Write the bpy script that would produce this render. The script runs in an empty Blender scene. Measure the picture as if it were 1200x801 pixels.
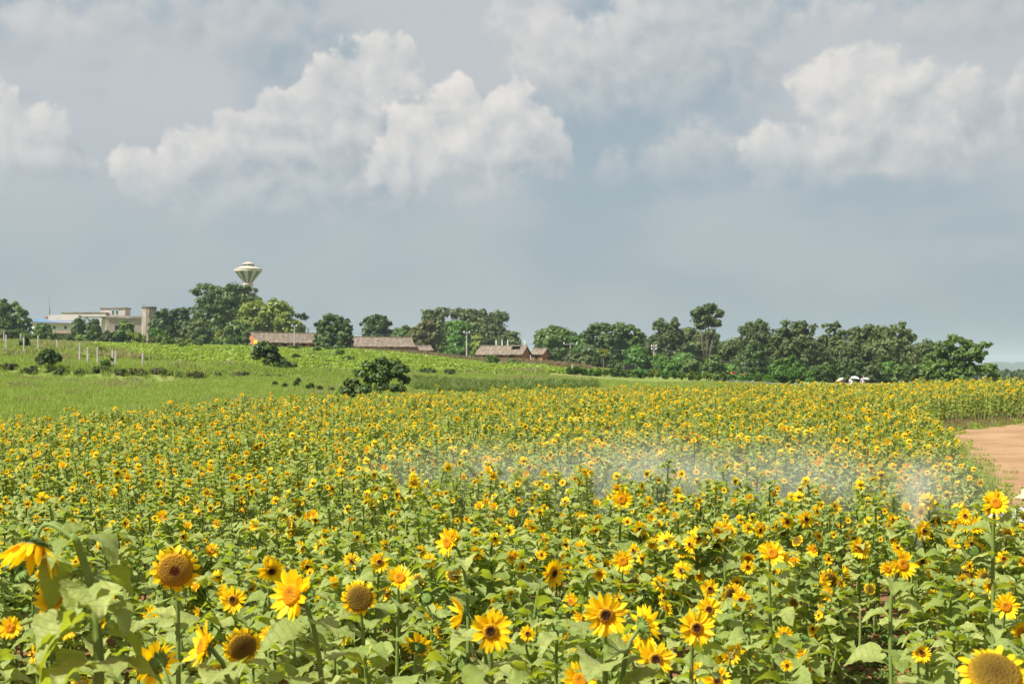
import bpy, math, random
import numpy as np
from mathutils import Matrix, Vector, Euler
R = math.radians
scene = bpy.context.scene
COL = scene.collection

# ------------------------------------------------------------------ camera
F = 1200 * 50 / 36.0          # focal length in photo pixels (photo 1200 x 801)
HORIZON = 432.0
PITCH = math.atan((HORIZON - 400.5) / F)
CAMZ = 2.3
cam = bpy.data.cameras.new('camera')
cam.lens = 50; cam.sensor_width = 36; cam.clip_start = 0.05; cam.clip_end = 20000
cam.dof.use_dof = True; cam.dof.focus_distance = 13.0; cam.dof.aperture_fstop = 7.1
cam_o = bpy.data.objects.new('camera', cam); COL.objects.link(cam_o)
cam_o.location = (0, 0, CAMZ); cam_o.rotation_euler = (math.pi / 2 + PITCH, 0, 0)
scene.camera = cam_o

# ------------------------------------------------------------------ sun, exposure
SUN_DIR = Vector((-0.58, -0.40, 0.86)).normalized()      # towards the sun
sun = bpy.data.lights.new('sun', 'SUN'); sun.energy = 5.0; sun.angle = R(0.53); sun.color = (1.0, 0.95, 0.86)
sun_o = bpy.data.objects.new('sun', sun); COL.objects.link(sun_o)
sun_o.rotation_euler = SUN_DIR.to_track_quat('Z', 'Y').to_euler()
scene.view_settings.view_transform = 'Standard'; scene.view_settings.look = 'None'
scene.view_settings.exposure = 0.86; scene.view_settings.gamma = 1.0
scene.view_settings.use_curve_mapping = False
scene.render.engine = 'CYCLES'
cy = scene.cycles
cy.use_denoising = True; cy.max_bounces = 8; cy.diffuse_bounces = 4; cy.glossy_bounces = 2
cy.transmission_bounces = 4; cy.transparent_max_bounces = 8; cy.volume_bounces = 1
cy.volume_step_rate = 1.0; cy.volume_max_steps = 96; cy.caustics_reflective = False; cy.caustics_refractive = False
cy.sample_clamp_indirect = 6

# ------------------------------------------------------------------ node helpers
class NT:
    def __init__(s, tree): s.t = tree; s.n = tree.nodes; s.l = tree.links
    def new(s, typ, **kw):
        n = s.n.new(typ)
        for k, v in kw.items(): setattr(n, k, v)
        return n
    def put(s, inp, v):
        if hasattr(v, 'bl_idname') or isinstance(v, bpy.types.NodeSocket): s.l.new(v, inp)
        else: inp.default_value = v
    def math(s, op, a, b=None, c=None, clamp=False):
        n = s.n.new('ShaderNodeMath'); n.operation = op; n.use_clamp = clamp
        s.put(n.inputs[0], a)
        if b is not None: s.put(n.inputs[1], b)
        if c is not None: s.put(n.inputs[2], c)
        return n.outputs[0]
    def vmath(s, op, a, b=None, scale=None):
        n = s.n.new('ShaderNodeVectorMath'); n.operation = op
        s.put(n.inputs[0], a)
        if b is not None: s.put(n.inputs[1], b)
        if scale is not None: s.put(n.inputs['Scale'], scale)
        return n.outputs['Value'] if op in ('LENGTH', 'DOT_PRODUCT', 'DISTANCE') else n.outputs[0]
    def mix(s, fac, a, b, mode='MIX'):
        n = s.n.new('ShaderNodeMix'); n.data_type = 'RGBA'; n.blend_type = mode
        s.put(n.inputs[0], fac); s.put(n.inputs[6], a); s.put(n.inputs[7], b)
        return n.outputs[2]
    def noise(s, vec, scale, detail=4, rough=0.5, dist=0.0, out=0, dim='3D'):
        n = s.n.new('ShaderNodeTexNoise'); n.noise_dimensions = dim
        if vec is not None: s.l.new(vec, n.inputs['Vector'])
        n.inputs['Scale'].default_value = scale; n.inputs['Detail'].default_value = detail
        n.inputs['Roughness'].default_value = rough; n.inputs['Distortion'].default_value = dist
        return n.outputs[out]
    def range(s, v, a, b, c=0.0, d=1.0, smooth=True):
        n = s.n.new('ShaderNodeMapRange'); n.interpolation_type = 'SMOOTHSTEP' if smooth else 'LINEAR'
        s.put(n.inputs[0], v); s.put(n.inputs[1], a); s.put(n.inputs[2], b); s.put(n.inputs[3], c); s.put(n.inputs[4], d)
        return n.outputs[0]
    def ramp(s, fac, stops):
        n = s.n.new('ShaderNodeValToRGB'); cr = n.color_ramp
        while len(cr.elements) < len(stops): cr.elements.new(0.5)
        for e, (p, c) in zip(cr.elements, stops): e.position = p; e.color = (*c, 1) if len(c) == 3 else c
        s.put(n.inputs[0], fac)
        return n.outputs[0]
    def attr(s, name, out='Fac'):
        n = s.n.new('ShaderNodeAttribute'); n.attribute_name = name
        return n.outputs[out]

def rgb(r, g, b): return (r, g, b, 1.0)

# ------------------------------------------------------------------ world: hazy sky with broken cumulus
world = bpy.data.worlds.new('World'); scene.world = world; world.use_nodes = True
wt = NT(world.node_tree); world.node_tree.nodes.clear()
STR = 0.1

def px_dir(px, py):            # azimuth / elevation (radians) of a photo pixel
    return math.atan((px - 600) / F), math.atan((HORIZON - py) / F * math.cos(math.atan((px - 600) / F)))

# heaps of cloud, far ones first: puffs (photo px, py, radius), row of the hazy base, softness of the edge, brightness, top row
CLOUDS = [
    ([(300, 30, 85), (350, 75, 60), (240, 20, 70), (150, 30, 60), (40, 20, 70)], 140, 60, .58, -30),
    ([(760, 50, 105), (690, 85, 80), (850, 20, 90), (640, 40, 70), (800, 100, 70), (870, 80, 60)], 175, 50, .80, -40),
    ([(1170, 30, 80), (1090, 35, 60), (1240, 60, 90), (990, 40, 60)], 110, 50, .62, -30),
    ([(805, 180, 46), (770, 190, 34), (840, 178, 32), (720, 200, 30)], 240, 24, .72, 130),
    ([(975, 105, 46), (1035, 100, 52), (1080, 135, 66), (1010, 150, 64), (1150, 130, 46), (1190, 155, 54), (1230, 130, 60), (1100, 180, 60)], 245, 16, .92, 55),
    ([(905, 182, 40), (945, 178, 34), (985, 190, 28), (1060, 188, 44), (1130, 195, 40)], 250, 14, .86, 140),
    ([(165, 200, 34), (215, 186, 40), (270, 176, 46), (325, 160, 48), (372, 132, 46), (410, 102, 42), (437, 70, 34), (472, 72, 20), (410, 165, 66), (330, 210, 64), (455, 125, 46), (250, 222, 50), (430, 215, 60)], 285, 8, 1.0, 30),
    ([(488, 160, 42), (540, 132, 42), (590, 132, 40), (625, 152, 34), (560, 178, 60), (470, 190, 40), (640, 185, 30)], 270, 8, 1.0, 98),
    ([(10, 135, 32), (38, 165, 38), (20, 190, 50), (75, 195, 38), (-30, 170, 60), (102, 206, 18)], 260, 8, 1.0, 100),
]
def build_world():
    t = wt
    tc = t.new('ShaderNodeTexCoord')
    d = t.vmath('NORMALIZE', tc.outputs['Generated'])
    sx = t.new('ShaderNodeSeparateXYZ'); t.l.new(d, sx.inputs[0])
    az = t.math('ARCTAN2', sx.outputs[0], sx.outputs[1]); el = t.math('ARCSINE', sx.outputs[2])
    cmb = t.new('ShaderNodeCombineXYZ'); t.l.new(az, cmb.inputs[0]); t.l.new(el, cmb.inputs[1])
    P = cmb.outputs[0]
    k = 1 / STR
    def c(r, g, b): return rgb(r * k, g * k, b * k)
    def billow(vec, det):
        a_ = t.math('ABSOLUTE', t.math('SUBTRACT', t.noise(vec, 26, max(0, det - 2), 0.5, dim='2D'), 0.5))
        f_ = t.noise(vec, 34, det, 0.58, dim='2D')
        return t.math('SUBTRACT', t.math('MULTIPLY', f_, 1.0), t.math('MULTIPLY', a_, 1.25))
    n0 = billow(P, 5)
    n1 = billow(t.vmath('ADD', P, (-0.007, 0.011, 0)), 3)
    rel = t.math('SUBTRACT', n0, n1)                     # which side of a billow faces the sun
    sky = t.new('ShaderNodeTexSky', sky_type='NISHITA', sun_disc=False)
    sky.sun_elevation = math.asin(SUN_DIR.z); sky.sun_rotation = math.atan2(SUN_DIR.x, SUN_DIR.y)
    sky.altitude = 100; sky.air_density = 1.3; sky.dust_density = 3.0; sky.ozone_density = 1.5
    veil_n = t.noise(t.vmath('MULTIPLY', P, (1, 2.0, 1)), 5.0, 3, 0.5, dim='2D')
    base = t.mix(0.88, sky.outputs[0], t.mix(t.range(veil_n, 0.36, 0.66), c(*VEIL_A), c(*VEIL_B)))
    # thin cloud spread over the whole sky above the haze
    high = t.math('MULTIPLY', t.range(t.math('ADD', veil_n, t.math('MULTIPLY', n0, .12)), 0.31, 0.57), t.range(el, 0.05, 0.20))
    col = t.mix(t.math('MULTIPLY', high, .9), base, c(*CLOUD_S))
    for (puffs, row, soft, bright, top) in CLOUDS:
        dep = None
        for (px, py, r) in puffs:
            u, v = px_dir(px, py)
            b = t.math('MULTIPLY_ADD', t.vmath('DISTANCE', P, (u, v, 0)), -F, r)
            dep = b if dep is None else t.math('SMOOTH_MAX', dep, b, 10.0)
        dep = t.math('ADD', dep, t.math('MULTIPLY_ADD', n0, 52 if soft < 40 else 95, -17 if soft < 40 else -32))
        v0 = px_dir(600, row)[1]; v1 = px_dir(600, top)[1]
        al = t.math('MULTIPLY', t.range(dep, 0, soft + 3), t.range(el, v0, v0 + 95 / F))
        hgt = t.range(el, v0 + 20 / F, v1, 0.0, 1.0, smooth=False)
        lit = t.math('ADD', t.math('MULTIPLY_ADD', hgt, .62, .18), t.math('MULTIPLY', rel, .75), clamp=True)
        ux = [px_dir(p_[0], 200)[0] for p_ in puffs]; uc = (min(ux) + max(ux)) / 2; hw = (max(ux) - min(ux)) / 2 + 30 / F
        lit = t.math('ADD', lit, t.math('MULTIPLY_ADD', az, -.20 / hw, .20 * uc / hw), clamp=True)     # lit from the left
        cc = t.mix(t.math('MULTIPLY', lit, bright), c(*CLOUD_D), c(*CLOUD_L))
        col = t.mix(t.math('MULTIPLY', al, .94 if soft < 40 else .8), col, cc)
    bg = t.new('ShaderNodeBackground'); t.l.new(col, bg.inputs[0]); bg.inputs[1].default_value = STR
    out = t.new('ShaderNodeOutputWorld'); t.l.new(bg.outputs[0], out.inputs[0])
    world.cycles.sampling_method = 'MANUAL'; world.cycles.sample_map_resolution = 128
VEIL_A = (0.183, 0.225, 0.257); VEIL_B = (0.220, 0.250, 0.275)
CLOUD_D = (0.215, 0.245, 0.272); CLOUD_L = (0.450, 0.430, 0.408); CLOUD_S = (0.296, 0.308, 0.322)
build_world()

# ------------------------------------------------------------------ pixel -> world
def ray(px, py):
    u = (px - 600) / F; v = (400.5 - py) / F
    return np.array([u, math.cos(PITCH) - v * math.sin(PITCH), math.sin(PITCH) + v * math.cos(PITCH)])
def at(px, py, depth):
    r = ray(px, py); r = r / r[1] * depth
    return np.array([r[0], r[1], r[2] + CAMZ])

# ------------------------------------------------------------------ terrain height
_cols = np.array([0, 200, 400, 600, 800, 1000, 1200])
_az = np.arctan((_cols - 600) / F)
_r = np.array([0, 20, 32, 46, 60, 80, 100, 120, 130, 150, 180, 220, 260, 300, 340, 400, 600, 1000, 2000, 6000.])
_near = np.array([  # ground height for r = 0, 20, 32, 46, 60
    [0, 0, .03, .15, .33], [0, 0, .03, .16, .33], [0, 0, .03, .18, .33], [0, 0, .04, .2, .35],
    [0, 0, .06, .25, .42], [0, 0, .08, .30, .50], [0, 0, .10, .38, .62]])
_rows = np.array([  # photo row of the bare ground for r = 80 ... 6000
    [470, 453, 439, 432.5, 416, 408, 404, 402, 400.5, 399.5, 399, 402, 412, 424, 430],
    [469, 453, 441, 434.5, 424, 415, 409, 406, 407, 409, 409, 408, 412, 424, 430],
    [471, 457, 446, 441, 432, 424, 416, 411.5, 412, 414, 414, 413, 415, 425, 430],
    [474, 460, 451, 447, 441, 436, 431, 427, 425, 425, 424, 422, 422, 427, 431],
    [471, 460, 454, 452, 449, 446, 443.5, 442, 441.5, 441, 440.5, 440, 440, 439, 436],
    [470, 467, 463.5, 461.5, 458, 454, 451, 449.6, 448.6, 448.4, 448, 447.5, 446, 444, 438],
    [468, 466, 463, 461.5, 458, 454.5, 452, 450.8, 450, 449.8, 449, 448, 446.5, 444, 438]])
_G = np.zeros((7, len(_r)))
for _i in range(7):
    _G[_i, :5] = _near[_i]
    _dep = _r[5:] * math.cos(_az[_i])
    _G[_i, 5:] = CAMZ - (_rows[_i] - HORIZON) * _dep / F
_rl = np.log(_r + 10)
def _vnoise(x, y, s):
    x = np.asarray(x, float) / s; y = np.asarray(y, float) / s
    return (np.sin(x * 1.7 + 1.3 * np.sin(y * 1.1 + .5)) + np.sin(y * 2.1 + 1.7 * np.sin(x * 0.9 + 2.)) + np.sin(x * 3.3 + y * 2.7 + 1)) / 3
def ground(x, y):
    x = np.asarray(x, float); y = np.asarray(y, float)
    r = np.hypot(x, y); a = np.arctan2(x, y)
    ac = np.clip(a, _az[0], _az[-1]); lr = np.clip(np.log(r + 10), _rl[0], _rl[-1])
    i = np.clip(np.searchsorted(_az, ac) - 1, 0, 5); j = np.clip(np.searchsorted(_rl, lr) - 1, 0, len(_r) - 2)
    fa = (ac - _az[i]) / (_az[i + 1] - _az[i]); fr = (lr - _rl[j]) / (_rl[j + 1] - _rl[j])
    fa = fa * fa * (3 - 2 * fa)
    g = (_G[i, j] * (1 - fa) + _G[i + 1, j] * fa) * (1 - fr) + (_G[i, j + 1] * (1 - fa) + _G[i + 1, j + 1] * fa) * fr
    back = np.clip((np.abs(a) - 0.9) / 1.3, 0, 1); back = back * back * (3 - 2 * back)
    g = g * (1 - back)
    amp = np.clip((r - 60) / 60, 0, 1)
    g = g + amp * (0.10 * _vnoise(x, y, 6.0) + 0.16 * _vnoise(x + 31, y - 12, 17.0))
    # the small bank in the meadow below the fence
    bl = np.clip((a + 0.345) / (-0.02 + 0.345), 0, 1)
    rb = 121 + 4 * np.sin(a * 30)
    step = 1 / (1 + np.exp(-(r - rb) / 0.7))
    fade = np.clip((-0.05 - a) / 0.15, 0, 1)
    g = g + fade * 0.95 * (step - 0.5) * np.exp(-((r - rb) / 14) ** 2)
    return g
def gz(x, y): return float(ground(x, y))
def hit(px, py, dmin=20, dmax=600):       # where the line of sight of a pixel meets the ground
    ds = np.arange(dmin, dmax, 0.5)
    r = ray(px, py); r = r / r[1]
    z = CAMZ + r[2] * ds; g = ground(r[0] * ds, ds)
    k = np.nonzero(g >= z)[0]
    d = ds[k[0]] if len(k) else dmax
    return np.array([r[0] * d, d, gz(r[0] * d, d)])

# ------------------------------------------------------------------ object helpers
def tag(o, label=None, cat=None, group=None, kind=None):
    if label: o['label'] = label
    if cat: o['category'] = cat
    if group: o['group'] = group
    if kind: o['kind'] = kind
    return o
def link(name, data, parent=None, mw=None):
    o = bpy.data.objects.new(name, data); COL.objects.link(o)
    if parent is not None: o.parent = parent
    if mw is not None: o.matrix_local = mw
    return o
def empty(name, loc, rz=0):
    o = bpy.data.objects.new(name, None); COL.objects.link(o); o.empty_display_size = 0.2
    o.location = loc; o.rotation_euler = (0, 0, rz); return o

class MB:
    """collects geometry: vertices, faces with a material index, one float attribute pair per vertex"""
    def __init__(s): s.v = []; s.f = []; s.m = []; s.a = []; s.b = []; s.c = []; s.n = 0
    def add(s, v, f, m=0, a=None, b=None, c=None):
        v = np.asarray(v, float).reshape(-1, 3)
        s.v.append(v)
        s.a.append(np.zeros(len(v)) if a is None else np.broadcast_to(np.asarray(a, float), (len(v),)))
        s.b.append(np.zeros(len(v)) if b is None else np.broadcast_to(np.asarray(b, float), (len(v),)))
        s.c.append(np.zeros(len(v)) if c is None else np.broadcast_to(np.asarray(c, float), (len(v),)))
        n = s.n
        for q in f: s.f.append(tuple(int(i) + n for i in q))
        s.m += [m] * len(f) if not hasattr(m, '__len__') else list(m)
        s.n += len(v); return s
    def addm(s, o, M, var=None):
        M = np.array(M); v = np.concatenate(o.v) @ M[:3, :3].T + M[:3, 3]
        b = np.concatenate(o.b) if var is None else var
        return s.add(v, o.f, o.m, np.concatenate(o.a), b, np.concatenate(o.c))
    def box(s, c, size, m=0, rz=0.0):
        x, y, z = [k / 2 for k in size]
        v = np.array([(-x, -y, -z), (x, -y, -z), (x, y, -z), (-x, y, -z), (-x, -y, z), (x, -y, z), (x, y, z), (-x, y, z)])
        if rz:
            cs, sn = math.cos(rz), math.sin(rz); v = v @ np.array([[cs, sn, 0], [-sn, cs, 0], [0, 0, 1]])
        return s.add(v + np.array(c), [(0, 3, 2, 1), (4, 5, 6, 7), (0, 1, 5, 4), (1, 2, 6, 5), (2, 3, 7, 6), (3, 0, 4, 7)], m)
    def tube(s, pts, rad, n=6, m=0, cap=True):
        pts = [np.array(p, float) for p in pts]; k = len(pts)
        rad = [rad] * k if not hasattr(rad, '__len__') else rad
        t0 = pts[1] - pts[0]; t0 /= np.linalg.norm(t0) + 1e-9
        u = np.cross(t0, [0.3, 0.9, 0.1]); u /= np.linalg.norm(u) + 1e-9
        V = []; A = []
        for i in range(k):
            t = pts[min(i + 1, k - 1)] - pts[max(i - 1, 0)]; t /= np.linalg.norm(t) + 1e-9
            u = u - t * np.dot(u, t); u /= np.linalg.norm(u) + 1e-9; w = np.cross(t, u)
            for j in range(n):
                an = 2 * math.pi * j / n
                V.append(pts[i] + rad[i] * (math.cos(an) * u + math.sin(an) * w)); A.append(i / (k - 1))
        Fs = [(i * n + j, i * n + (j + 1) % n, (i + 1) * n + (j + 1) % n, (i + 1) * n + j) for i in range(k - 1) for j in range(n)]
        if cap: Fs.append(tuple(range((k - 1) * n, k * n))); Fs.append(tuple(range(n - 1, -1, -1)))
        return s.add(V, Fs, m, A)
    def lathe(s, prof, n=24, m=0, c=(0, 0, 0), mats=None):
        V = []; A = []
        for r, z in prof:
            for j in range(n):
                an = 2 * math.pi * j / n; V.append((c[0] + r * math.cos(an), c[1] + r * math.sin(an), c[2] + z)); A.append(j / n)
        Fs = []; Ms = []
        for i in range(len(prof) - 1):
            for j in range(n):
                Fs.append((i * n + j, i * n + (j + 1) % n, (i + 1) * n + (j + 1) % n, (i + 1) * n + j))
                Ms.append(m if mats is None else mats(i, j))
        return s.add(V, Fs, Ms, A)
    def mesh(s, name, mats, smooth=False):
        me = bpy.data.meshes.new(name)
        V = np.concatenate(s.v)
        me.from_pydata(V.tolist(), [], s.f)
        for mt in (mats if isinstance(mats, (list, tuple)) else [mats]): me.materials.append(mt)
        me.polygons.foreach_set('material_index', np.array(s.m, dtype=np.int32))
        if smooth: me.polygons.foreach_set('use_smooth', np.ones(len(me.polygons), dtype=bool))
        for nm, ar in (('va', s.a), ('vb', s.b)) + ((('vc', s.c),) if any(c_.any() for c_ in s.c) else ()):
            at_ = me.attributes.new(nm, 'FLOAT', 'POINT'); at_.data.foreach_set('value', np.concatenate(ar).astype(np.float32))
        me.update(); return me
    def obj(s, name, mats, parent=None, mw=None, smooth=False):
        return link(name, s.mesh(name, mats, smooth), parent, mw)

def quads_mesh(name, C, U, W, mats, a=None, b=None, bend=None):
    """N little leaf faces: centre C, half-axes U and W (N x 3)"""
    N = len(C)
    V = np.empty((N, 4, 3)); V[:, 0] = C - U; V[:, 1] = C + W; V[:, 2] = C + U; V[:, 3] = C - W
    me = bpy.data.meshes.new(name)
    me.vertices.add(N * 4); me.vertices.foreach_set('co', V.reshape(-1).astype(np.float32))
    me.loops.add(N * 4); me.loops.foreach_set('vertex_index', np.arange(N * 4, dtype=np.int32))
    me.polygons.add(N); me.polygons.foreach_set('loop_start', np.arange(0, N * 4, 4, dtype=np.int32))
    me.polygons.foreach_set('loop_total', np.full(N, 4, dtype=np.int32))
    for mt in (mats if isinstance(mats, (list, tuple)) else [mats]): me.materials.append(mt)
    for nm, ar in (('va', a), ('vb', b)):
        at_ = me.attributes.new(nm, 'FLOAT', 'POINT')
        at_.data.foreach_set('value', np.repeat(np.zeros(N) if ar is None else ar, 4).astype(np.float32))
    me.update(calc_edges=True); me.validate()
    return me

# ------------------------------------------------------------------ materials
MATS = {}
def material(name, build):
    if name in MATS: return MATS[name]
    m = bpy.data.materials.new(name); m.use_nodes = True; m.node_tree.nodes.clear()
    t = NT(m.node_tree); sh = build(t)
    out = t.new('ShaderNodeOutputMaterial'); t.l.new(sh, out.inputs[0])
    MATS[name] = m; return m
def bsdf(t, col, rough=0.7, spec=0.3, bump=None, bstr=0.3, bdist=0.02, metal=0.0, sheen=0.0):
    b = t.new('ShaderNodeBsdfPrincipled')
    t.put(b.inputs['Base Color'], col); t.put(b.inputs['Roughness'], rough)
    b.inputs['Specular IOR Level'].default_value = spec; b.inputs['Metallic'].default_value = metal
    if sheen: b.inputs['Sheen Weight'].default_value = sheen; b.inputs['Sheen Roughness'].default_value = 0.4
    if bump is not None:
        n = t.new('ShaderNodeBump'); n.inputs['Strength'].default_value = bstr; n.inputs['Distance'].default_value = bdist
        t.l.new(bump, n.inputs['Height']); t.l.new(n.outputs[0], b.inputs['Normal'])
    return b.outputs[0]
def translucent(t, sh, col, fac):
    tr = t.new('ShaderNodeBsdfTranslucent'); t.put(tr.inputs[0], col)
    m = t.new('ShaderNodeMixShader'); t.put(m.inputs[0], fac); t.l.new(sh, m.inputs[1]); t.l.new(tr.outputs[0], m.inputs[2])
    return m.outputs[0]
def obj_rand(t): return t.new('ShaderNodeObjectInfo').outputs['Random']
def pos(t): return t.new('ShaderNodeNewGeometry').outputs['Position']
def backfacing(t): return t.new('ShaderNodeNewGeometry').outputs['Backfacing']
def scale_col(c, k): return tuple(x * k for x in c)

def foliage(name, c1, c2, c3, trans=0.28, rough=0.5, spec=0.35, sheen=0.0):
    def b(t):
        r = t.math('FRACT', t.math('ADD', t.attr('vb'), obj_rand(t)))
        col = t.ramp(r, [(0.0, c1), (0.5, c2), (1.0, c3)])
        s = bsdf(t, col, rough, spec, sheen=sheen)
        return translucent(t, s, t.mix(1.0, col, rgb(1.5, 1.5, 0.7), 'MULTIPLY'), trans)
    return material(name, b)

def _leaf(t):
    r = t.math('FRACT', t.math('ADD', t.attr('vb'), t.math('MULTIPLY', obj_rand(t), 0.7)))
    col = t.ramp(r, [(0.0, (.18, .245, .046)), (0.35, (.25, .315, .076)), (0.75, (.32, .375, .112)), (1.0, (.39, .43, .125))])
    vein = t.range(t.attr('va'), 0.0, 0.09, 1.0, 0.0)
    col = t.mix(t.math('MULTIPLY', vein, 0.55), col, rgb(.32, .37, .17))
    sv = t.math('ABSOLUTE', t.math('SUBTRACT', t.math('FRACT', t.math('MULTIPLY', t.attr('vc'), 5.5)), .5))
    svein = t.range(sv, 0.0, 0.075, 1.0, 0.0)
    col = t.mix(t.math('MULTIPLY', svein, 0.38), col, rgb(.33, .38, .17))
    n = t.noise(pos(t), 38, 3, 0.6)
    spot = t.range(t.noise(pos(t), 9, 4, .65), .66, .72)
    col = t.mix(t.range(n, 0.35, 0.75, 0, .35), col, rgb(.10, .15, .04))
    col = t.mix(t.math('MULTIPLY', spot, t.range(r, .55, .9, 0, .8)), col, rgb(.22, .17, .05))
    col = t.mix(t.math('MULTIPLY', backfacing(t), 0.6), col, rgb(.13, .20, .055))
    s = bsdf(t, col, 0.52, 0.3, bump=t.math('SUBTRACT', n, t.math('MULTIPLY', svein, .5)), bstr=.55, bdist=.012, sheen=0.12)
    return translucent(t, s, rgb(.54, .64, .03), 0.36)
M_LEAF = material('sunflower_leaf', _leaf)
def _petal(t):
    r = t.math('FRACT', t.math('ADD', t.attr('vb'), obj_rand(t)))
    tip = t.ramp(r, [(0, (.95, .58, .004)), (.5, (.97, .67, .006)), (1, (.98, .74, .012))])
    col = t.mix(t.range(t.attr('va'), 0.0, 0.45, 0.4, 0.0), tip, rgb(.88, .42, .003))
    s = bsdf(t, col, 0.55, 0.25)
    return translucent(t, s, rgb(1.0, .68, .004), 0.42)
M_PETAL = material('sunflower_petal', _petal)
def disc_mat(name, stops):
    def b(t):
        p = t.new('ShaderNodeTexCoord').outputs['Object']
        v = t.new('ShaderNodeTexVoronoi'); t.l.new(pos(t), v.inputs['Vector']); v.inputs['Scale'].default_value = 170
        col = t.ramp(t.math('ADD', t.attr('va'), t.math('MULTIPLY', t.math('SUBTRACT', t.noise(pos(t), 120, 2), .5), .18)), stops)
        col = t.mix(t.range(v.outputs['Distance'], .1, .6, 0, .35), col, rgb(.03, .015, .004))
        return bsdf(t, col, 0.85, 0.1, bump=v.outputs['Distance'], bstr=.8, bdist=.006)
    return material(name, b)
M_DISC_BROWN = disc_mat('disc_brown', [(0, (.045, .018, .006)), (.35, (.03, .012, .005)), (.55, (.09, .030, .006)), (.72, (.38, .17, .010)), (.88, (.62, .32, .010)), (1, (.75, .40, .01))])
M_DISC_YOUNG = disc_mat('disc_young', [(0, (.42, .22, .015)), (.35, (.55, .20, .006)), (.6, (.70, .24, .004)), (.85, (.75, .32, .004)), (1, (.8, .38, .005))])
M_DISC_OLD = disc_mat('disc_mature', [(0, (.10, .055, .010)), (.3, (.14, .085, .012)), (.75, (.20, .125, .014)), (.92, (.32, .19, .014)), (1, (.5, .27, .01))])
M_DISC_TAN = disc_mat('disc_tan', [(0, (.08, .02, .006)), (.25, (.12, .03, .008)), (.36, (.38, .20, .025)), (.8, (.46, .25, .025)), (1, (.6, .32, .015))])
def _green(c1, c2, rough=.55):
    def b(t):
        n = t.noise(pos(t), 25, 3)
        return bsdf(t, t.mix(n, rgb(*c1), rgb(*c2)), rough, .3)
    return b
M_STEM = material('sunflower_stem', _green((.12, .18, .035), (.19, .25, .06)))
M_CALYX = material('sunflower_calyx', _green((.09, .15, .025), (.14, .22, .04)))

def _ground(t):
    p = pos(t)
    big = t.noise(p, .05, 5, .6); mid = t.noise(p, .35, 5, .65); fine = t.noise(p, 3.5, 4, .6)
    soil = t.mix(fine, rgb(.16, .075, .036), rgb(.27, .135, .07))
    soil = t.mix(t.range(mid, .45, .62), soil, rgb(.07, .09, .025))
    grass = t.mix(t.range(mid, .35, .65), rgb(.13, .175, .036), rgb(.19, .235, .055))
    grass = t.mix(t.range(big, .45, .62), grass, rgb(.22, .24, .08))
    grass = t.mix(t.range(fine, .55, .75, 0, .5), grass, rgb(.05, .07, .018))
    crop = t.mix(fine, rgb(.08, .115, .014), rgb(.13, .18, .02))
    col = t.mix(t.attr('va'), grass, soil)
    col = t.mix(t.attr('vb'), col, crop)
    red = t.range(t.noise(p, .045, 2, .5), .66, .70)
    col = t.mix(t.math('MULTIPLY', red, .5), col, rgb(.30, .13, .06))
    return bsdf(t, col, .95, .1, bump=fine, bstr=.6, bdist=.05)
M_GROUND = material('ground_soil_grass', _ground)

def _road(t):
    p = pos(t)
    n1 = t.noise(p, .6, 5, .6); n2 = t.noise(p, 9, 5, .65); n3 = t.noise(t.vmath('MULTIPLY', p, (2.2, .35, 1)), 1.0, 4, .6)
    col = t.mix(t.range(n1, .3, .7), rgb(.25, .145, .072), rgb(.34, .22, .125))
    col = t.mix(t.range(n3, .5, .72, 0, .55), col, rgb(.25, .12, .058))
    col = t.mix(t.range(n2, .5, .75, 0, .4), col, rgb(.42, .28, .18))
    return bsdf(t, col, .95, .1, bump=n2, bstr=.5, bdist=.03)
M_ROAD = material('dirt_road', _road)

# ================================================================== THE SETTING
ROAD_L = np.array([(4.1, 4), (4.35, 9), (5.0, 14), (6.4, 19), (8.35, 24), (9.8, 29.7), (11.9, 38.5), (13.0, 43), (16.8, 46.9), (25, 52), (45, 61)], float)
ROAD_R = np.array([(9.5, 4), (9.8, 9), (10.6, 14), (12, 19), (13.8, 24), (15.6, 29), (18, 33.5), (20.5, 36.5), (23.5, 39), (30, 43), (48, 51)], float)
def resample(P, n):
    s = np.concatenate([[0], np.cumsum(np.hypot(*np.diff(P, axis=0).T))]); q = np.linspace(0, s[-1], n)
    return np.stack([np.interp(q, s, P[:, 0]), np.interp(q, s, P[:, 1])], 1)
_edge_px = np.array([-500, -200, 0, 130, 300, 420, 600, 800, 1000, 1200, 1700])
_edge_d = np.array([22, 28, 33.5, 40, 48, 54, 61, 66, 70, 72, 74.])
def seg_dist(x, y, P):
    x = np.asarray(x, float); y = np.asarray(y, float); best = np.full(x.shape, 1e9)
    for (ax, ay), (bx, by) in zip(P[:-1], P[1:]):
        dx, dy = bx - ax, by - ay
        t = np.clip(((x - ax) * dx + (y - ay) * dy) / (dx * dx + dy * dy), 0, 1)
        best = np.minimum(best, np.hypot(x - ax - t * dx, y - ay - t * dy))
    return best
def in_road(x, y):
    poly = np.concatenate([ROAD_L, ROAD_R[::-1]]); c = np.zeros(np.shape(x), bool)
    j = len(poly) - 1
    for i in range(len(poly)):
        (xi, yi), (xj, yj) = poly[i], poly[j]
        cond = ((yi > y) != (yj > y)) & (x < (xj - xi) * (y - yi) / (yj - yi + 1e-12) + xi)
        c ^= cond; j = i
    return c
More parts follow.
